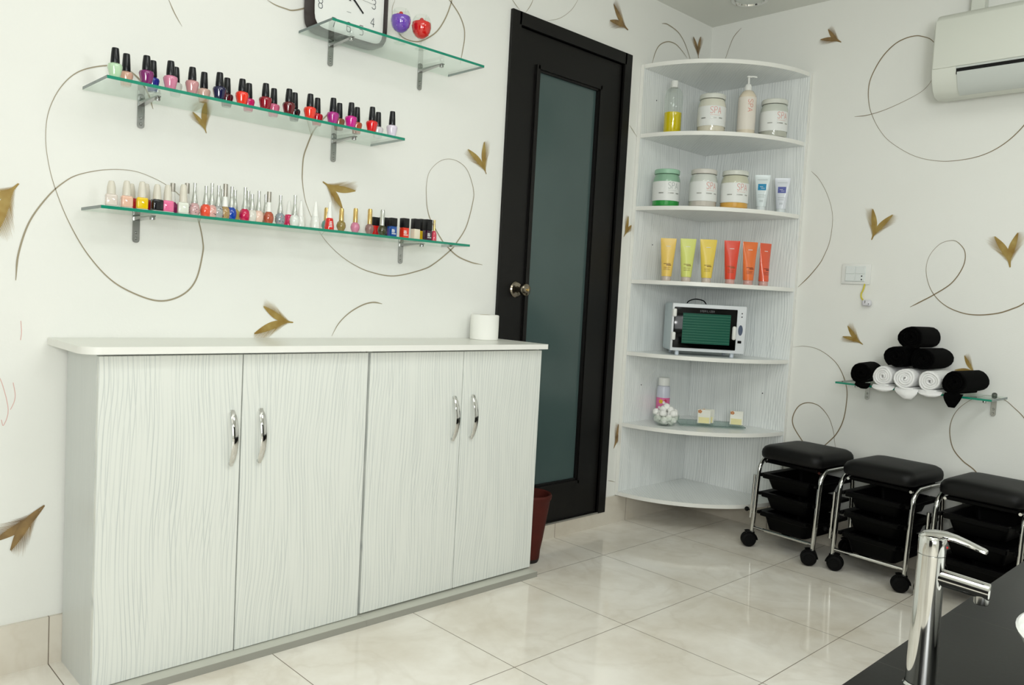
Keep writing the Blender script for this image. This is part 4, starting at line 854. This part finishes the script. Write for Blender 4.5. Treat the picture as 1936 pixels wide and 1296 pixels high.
# ---- rolled towels
def roll(y, z, r, m, label, group, x0=-.222, L=.20, rz=0., tail=.0, ta=-2.2, seed=1, th=.0105, flat=.96, flap=None):
    o = Vector((x0, y, z)); rings = []
    turns = (r-.004)/th; n = int(turns*18); rnd = random.Random(seed)
    end = ta
    secp = []
    hl = L
    for (a, b) in ((0, -.5), (0, .5)): pass
    # section: rounded strip, length L along x, thickness th
    cs = [(.002, -.42), (-.001, -.15), (-.001, .15), (.002, .42), (.012, .5), (L*.33, .5), (L*.66, .5), (L-.012, .5), (L-.002, .42), (L+.001, 0), (L-.002, -.42), (L-.012, -.5), (L*.66, -.5), (L*.33, -.5), (.012, -.5)]
    path = []
    for i in range(n+1):
        s = i/n; a = end-(1-s)*turns*2*PI; rr = .005+(r-.005-th/2)*s
        rr *= 1+.05*math.sin(3*a+seed)*s
        path.append((rr*math.cos(a), rr*math.sin(a)*flat, rr*0+math.sin(a*.5+seed)*.0015))
    if tail:
        a = end; tx, tz = -math.sin(a), math.cos(a); px_, pz_, _ = path[-1]
        for j in range(1, 7):
            q = j/6; path.append((px_+tx*tail*q, pz_, path[-1][2]))
    m_ = len(path)
    for i in range(m_):
        a = path[max(0, i-1)]; b = path[min(m_-1, i+1)]; dy, dz = b[0]-a[0], b[1]-a[1]; l = math.hypot(dy, dz) or 1; ny, nz = dz/l, -dy/l
        p = path[i]
        rings.append([(cx_+p[2]+(.003*math.sin(i*.35+seed)), -p[0]-ny*t_*th*.96, p[1]+nz*t_*th*.96) for cx_, t_ in cs])
    ob_ = MB().loft(rings).build('rolled_towel', m, None, loc=o, rot=(0, 0, rz), ang=80)
    if flap:
        w_, h_, oy = flap; rb2 = -r*flat
        sec_ = []
        for i in range(7):
            q = i/6; hw_ = w_*(1-.75*q**1.5)+.004
            zc = rb2-.004-h_*q; xx = -.004-.004*math.sin(q*3)
            sec_.append([(xx+a_*.004, -oy*(.6+.5*q)+b_*hw_, zc) for a_, b_ in ((-1, -.9), (-1, 0), (-1, .9), (0, 1), (1, .9), (1, 0), (1, -.9), (0, -1))])
        sec_.insert(0, [(x_+.012, y_, rb2+.006) for x_, y_, z_ in sec_[0]])
        MB().loft(sec_).build('towel_flap', m, ob_, ang=80)
    return tag(ob_, label, 'towel', group)
zt_ = ZB+.0065
GRP = 'rolled towels on the right wall shelf'
rw, rb_ = .0435, .047
roll(-.985, zt_+.047, .047, M_TOWB, 'leftmost black rolled towel in the bottom row on the wall shelf', GRP, rz=.14, ta=-1.57, seed=2, x0=-.232, L=.20, flap=(.026, .014, .015))
roll(-1.075, zt_+.045, .0455, M_TOWW, 'left one of three white rolled towels, beside the black one', GRP, rz=-.04, tail=.028, ta=-1.57, seed=3, x0=-.238, L=.215, flap=(.040, .014, .008))
roll(-1.1645, zt_+.045, .0455, M_TOWW, 'middle white rolled towel, with a flap over the shelf edge', GRP, rz=.0, tail=.035, ta=-1.57, seed=5, flap=(.040, .032, .018), x0=-.250, L=.22)
roll(-1.254, zt_+.0445, .045, M_TOWW, 'right one of three white rolled towels, beside the right black one', GRP, rz=-.03, tail=.03, ta=-1.57, seed=8, x0=-.240, L=.22, flap=(.040, .014, .008))
roll(-1.346, zt_+.050, .0495, M_TOWB, 'rightmost black rolled towel in the bottom row on the wall shelf', GRP, rz=-.10, tail=.0, ta=-1.57, seed=9, flap=(.030, .044, .0), x0=-.250, L=.215)
z2_ = zt_+.045+.080
roll(-1.115, z2_+.001, .050, M_TOWB, 'left black rolled towel of the second row, above the white ones', GRP, rz=.05, seed=12, x0=-.222, L=.215)
roll(-1.212, z2_, .050, M_TOWB, 'right black rolled towel of the second row, above the white ones', GRP, rz=-.04, seed=14, x0=-.21, L=.205)
roll(-1.164, z2_+.083, .050, M_TOWB, 'single black rolled towel on top of the towel pile', GRP, rz=0, seed=17, x0=-.222, L=.215)

# ---- rolling stools
def stool_proto():
    s = thing('rolling_stool', (0, 0, 0), 'x', 'stool', 'black rolling stools along the right wall')
    # local x: depth (towards the wall), y: width
    zs = .403
    rings = []
    x0, x1, y0, y1 = -.152, .167, -.147, .147
    for ins, z in ((.020, .0), (.006, .002), (.001, .010), (0, .026), (.002, .038), (.009, .050), (.022, .058), (.05, .0625), (.10, .065)):
        rings.append([(p[0], p[1], zs+z) for p in rrect(x0+ins, x1-ins, y0+ins, y1-ins, max(.012, .045-ins*.3), 6)])
    MB().loft(rings).build('seat', M_LEATHER, s, ang=60)
    pan = MB().box(-.115, .125, -.120, .120, .380, .3965, 0, .003, 1).build('seat_pan', M_BLACKP, s)
    for sy in (1, -1):
        y = .1475*sy
        P = catmull([(-.152, y, .062), (-.141, y, .20), (-.131, y, .325), (-.121, y, .366), (-.092, y, .390), (-.055, y, .394), (.06, y, .394), (.10, y, .389), (.128, y, .365), (.138, y, .325), (.146, y, .20), (.152, y, .062)], 5)
        fr = MB().tube(P, .0095, 12).build('side_frame', M_CHROME, s)
        mb = MB()
        for z in (.333, .250, .165): mb.box(-.140, .140, y-.016*sy-.007, y-.016*sy+.007, z-.014, z, 0, .002, 1)
        mb.build('drawer_rail', M_BLACKP, s)
        MB().tube([(-.11, y-.02*sy, .383), (.115, y-.02*sy, .383)], .006, 8).build('seat_support', M_CHROME, s)
    MB().tube([(-.1505, -.1475, .088), (-.1505, .1475, .088)], .0065, 10).build('crossbar', M_CHROME, s)
    MB().tube([(.1505, -.1475, .088), (.1505, .1475, .088)], .0065, 10).build('crossbar', M_CHROME, s)
    for z, h in ((.334, .062), (.251, .066), (.166, .078)):
        w0 = .107
        mb = MB()
        r1 = [(p[0], p[1], z) for p in rrect(-.145, .13, -w0, w0, .02, 4)]; r0 = [(p[0], p[1], z-h) for p in rrect(-.122, .11, -w0+.018, w0-.018, .02, 4)]
        ri = [(p[0], p[1], z) for p in rrect(-.138, .123, -w0+.006, w0-.006, .018, 4)]; rf = [(p[0], p[1], z-h+.004) for p in rrect(-.118, .106, -w0+.022, w0-.022, .018, 4)]
        mb.loft([r0, r1, ri, rf])
        mb.box(-.13, .13, w0-.004, .128, z-.004, z, 0).box(-.13, .13, -.128, -w0+.004, z-.004, z, 0)
        mb.box(-.158, -.13, -w0-.004, w0+.004, z-.016, z+.004, 0, .003, 1)
        mb.build('drawer', M_BLACKP, s)
    # fold-away foot bar beside the left legs
    fb = MB().tube([(-.118, .181, .118), (-.112, .178, .315)], .0082, 12).tube([(-.118, .181, .142), (-.135, .1475, .142)], .004, 8).build('foot_bar', M_CHROME, s)
    MB().tube([(-.118, .181, .150), (-.118, .202, .152)], .003, 8).ball((-.118, .204, .152), .0105, 0, 14).build('knob', M_BLACKRUB, fb)
    for cx_, sy, ang in ((-.152, 1, -.75), (-.152, -1, -.95), (.152, 1, -.6), (.152, -1, -.4)):
        dx = -.013
        c = MB().lathe([(.012, .052), (.013, .066), (.0, .068)], (0, 0, 0), 14, cap=False)
        pr = [(.024*math.cos(a), .0335+.026*math.sin(a)) for a in [PI*i/10 for i in range(11)]]
        c.prism(pr, lambda u, v, d: (dx+u, d, v), -.0045, .0045)
        hood = [(.0365*math.cos(a), .0335+.0365*math.sin(a)) for a in [PI*(.02+.62*i/10) for i in range(11)]]+[(.031*math.cos(a), .0335+.031*math.sin(a)) for a in [PI*(.64-.62*i/10) for i in range(11)]]
        c.prism(hood, lambda u, v, d: (dx+u, d, v), -.023, .023)
        cs = c.build('caster', M_BLACKP, s, loc=(cx_, .1475*sy, 0), rot=(0, 0, ang))
        wh = MB()
        for d in (-.0125, .0125): wh.lathe([(0, -.009), (.018, -.009), (.019, -.0075), (.026, -.0075), (.030, -.006), (.0325, 0), (.030, .006), (.026, .0075), (0, .0075)] if d > 0 else [(0, -.0075), (.026, -.0075), (.030, -.006), (.0325, 0), (.030, .006), (.026, .0075), (.019, .0075), (.018, .009), (0, .009)], (dx, d, .033), 24, cap=False, M=Mk)
        wh.build('wheel', M_BLACKRUB, cs)
    return s
def copy_tree(o, parent=None):
    c = o.copy(); COL.objects.link(c); c.parent = parent
    if parent is not None: c.matrix_parent_inverse = o.matrix_parent_inverse.copy()
    for ch in [x for x in bpy.data.objects if x.parent == o and x != c]: copy_tree(ch, c)
    return c
st = stool_proto()
STL = ['black rolling drawer stool nearest the corner shelf', 'middle black rolling drawer stool, between two others under the towel shelf', 'black rolling drawer stool at right, partly behind the chrome tap']
st0 = st
stools = [st0, copy_tree(st0), copy_tree(st0)]
for o, y, l, r in zip(stools, (-.757, -1.125, -1.495), STL, (-.085, -.08, -.07)):
    o.location = (-.186, y, 0); o.rotation_euler = (0, 0, r); o['label'] = l
    if o is stools[1]:
        for ch in o.children:
            if ch.name.startswith('caster') and ch.location.x < 0 and ch.location.y > 0: ch.rotation_euler = (0, 0, 1.9)

# ================================================================ foreground pedicure counter, basin, tap
pc = thing('pedicure_counter', (-2.45, -1.80, 0), 'low black granite-tiled counter in the right foreground', 'counter')
G(MB().box(-2.44, -.36, -2.75, -1.815, 0, .388), 'counter_base', M_GRANITE, (-2.45, -1.80, 0), pc)
G(MB().box(-2.45, -.35, -2.76, -1.80, .389, .410, 0, .002, 2), 'granite_top', M_GRANITE, (-2.45, -1.80, 0), pc)
bs = thing('vessel_basin', (-1.985, -2.215, .4105), 'white ceramic bowl basin on the black counter at the right frame edge', 'basin')
MB().lathe([(0, 0), (.075, 0), (.08, .004), (.12, .035), (.165, .085), (.190, .13), (.198, .145), (.200, .150), (.196, .152), (.190, .148), (.16, .095), (.11, .04), (.04, .018), (0, .016)], n=56, cap=False).build('bowl', M_CERAMIC, bs, ang=60)
MB().lathe([(0, .0175), (.02, .0175), (.022, .0185), (.022, .020), (0, .021)], n=24, cap=False).build('drain', M_CHROME, bs)
TP = Vector((-2.068, -1.893, .4105))
tp = thing('basin_tap', TP, 'tall chrome single-lever tap standing on the black counter', 'tap')
sd = (.10, -1.0); l = math.hypot(*sd); sd = (sd[0]/l, sd[1]/l); pd = (-sd[1], sd[0])
def tl(f, s_, z): return (sd[0]*f+pd[0]*s_, sd[1]*f+pd[1]*s_, z)
MB().lathe([(.029, 0), (.029, .003), (.0265, .006), (.026, .008)], n=40, cap=False).build('base_ring', M_CHROME, tp)
rings = []
for z, a in ((.005, .0255), (.08, .0245), (.16, .0230), (.225, .0222), (.2395, .0222)):
    rings.append([tl(a*math.cos(2*PI*k/40), a*.95*math.sin(2*PI*k/40), z) for k in range(40)])
MB().loft(rings).build('tap_body', M_CHROME, tp)
MB().lathe([(.0205, .239), (.0205, .2415)], n=36).build('shadow_gap', M_STEEL, tp)
rings = []
for z, a in ((.2415, .0225), (.262, .0228), (.2695, .0222), (.2735, .019), (.2745, .012)):
    rings.append([tl(a*math.cos(2*PI*k/40), a*math.sin(2*PI*k/40), z) for k in range(40)])
MB().loft(rings).build('cartridge_head', M_CHROME, tp)
# lever: flat blade arching out over the spout and drooping
rings = []
for f, z, w_, t_ in ((-.021, .2695, .010, .003), (-.014, .2745, .017, .004), (0, .277, .019, .004), (.018, .2775, .018, .0045), (.036, .2755, .0145, .0045), (.052, .272, .0125, .004), (.068, .2675, .0120, .0035), (.081, .264, .0118, .003), (.0845, .263, .010, .002)):
    rings.append([tl(f, s_*w_, z+q*t_) for s_, q in ((-1, -.3), (-1, .3), (-.75, 1), (0, 1.25), (.75, 1), (1, .3), (1, -.3), (.75, -1), (0, -1), (-.75, -1))])
MB().loft(rings).build('lever_handle', M_CHROME, tp, ang=50)
MB().ball(tl(.0225, .004, .256), .0022, 0, 10).build('hot_mark', mat('red_mark', '#d01818', .3), tp)
rings = []
for f, z, a in ((.016, .203, .0150), (.05, .2005, .0148), (.08, .198, .0145), (.093, .197, .0143), (.0945, .197, .0120)):
    rings.append([tl(f+.07*(0)*math.sin(0), a*math.cos(2*PI*k/28), z+a*math.sin(2*PI*k/28)) for k in range(28)])
MB().loft(rings).build('spout', M_CHROME, tp)
MB().lathe([(.0105, -.014), (.0118, -.012), (.0118, .004)], tl(.082, 0, .188), 24).build('aerator', M_STEEL, tp)
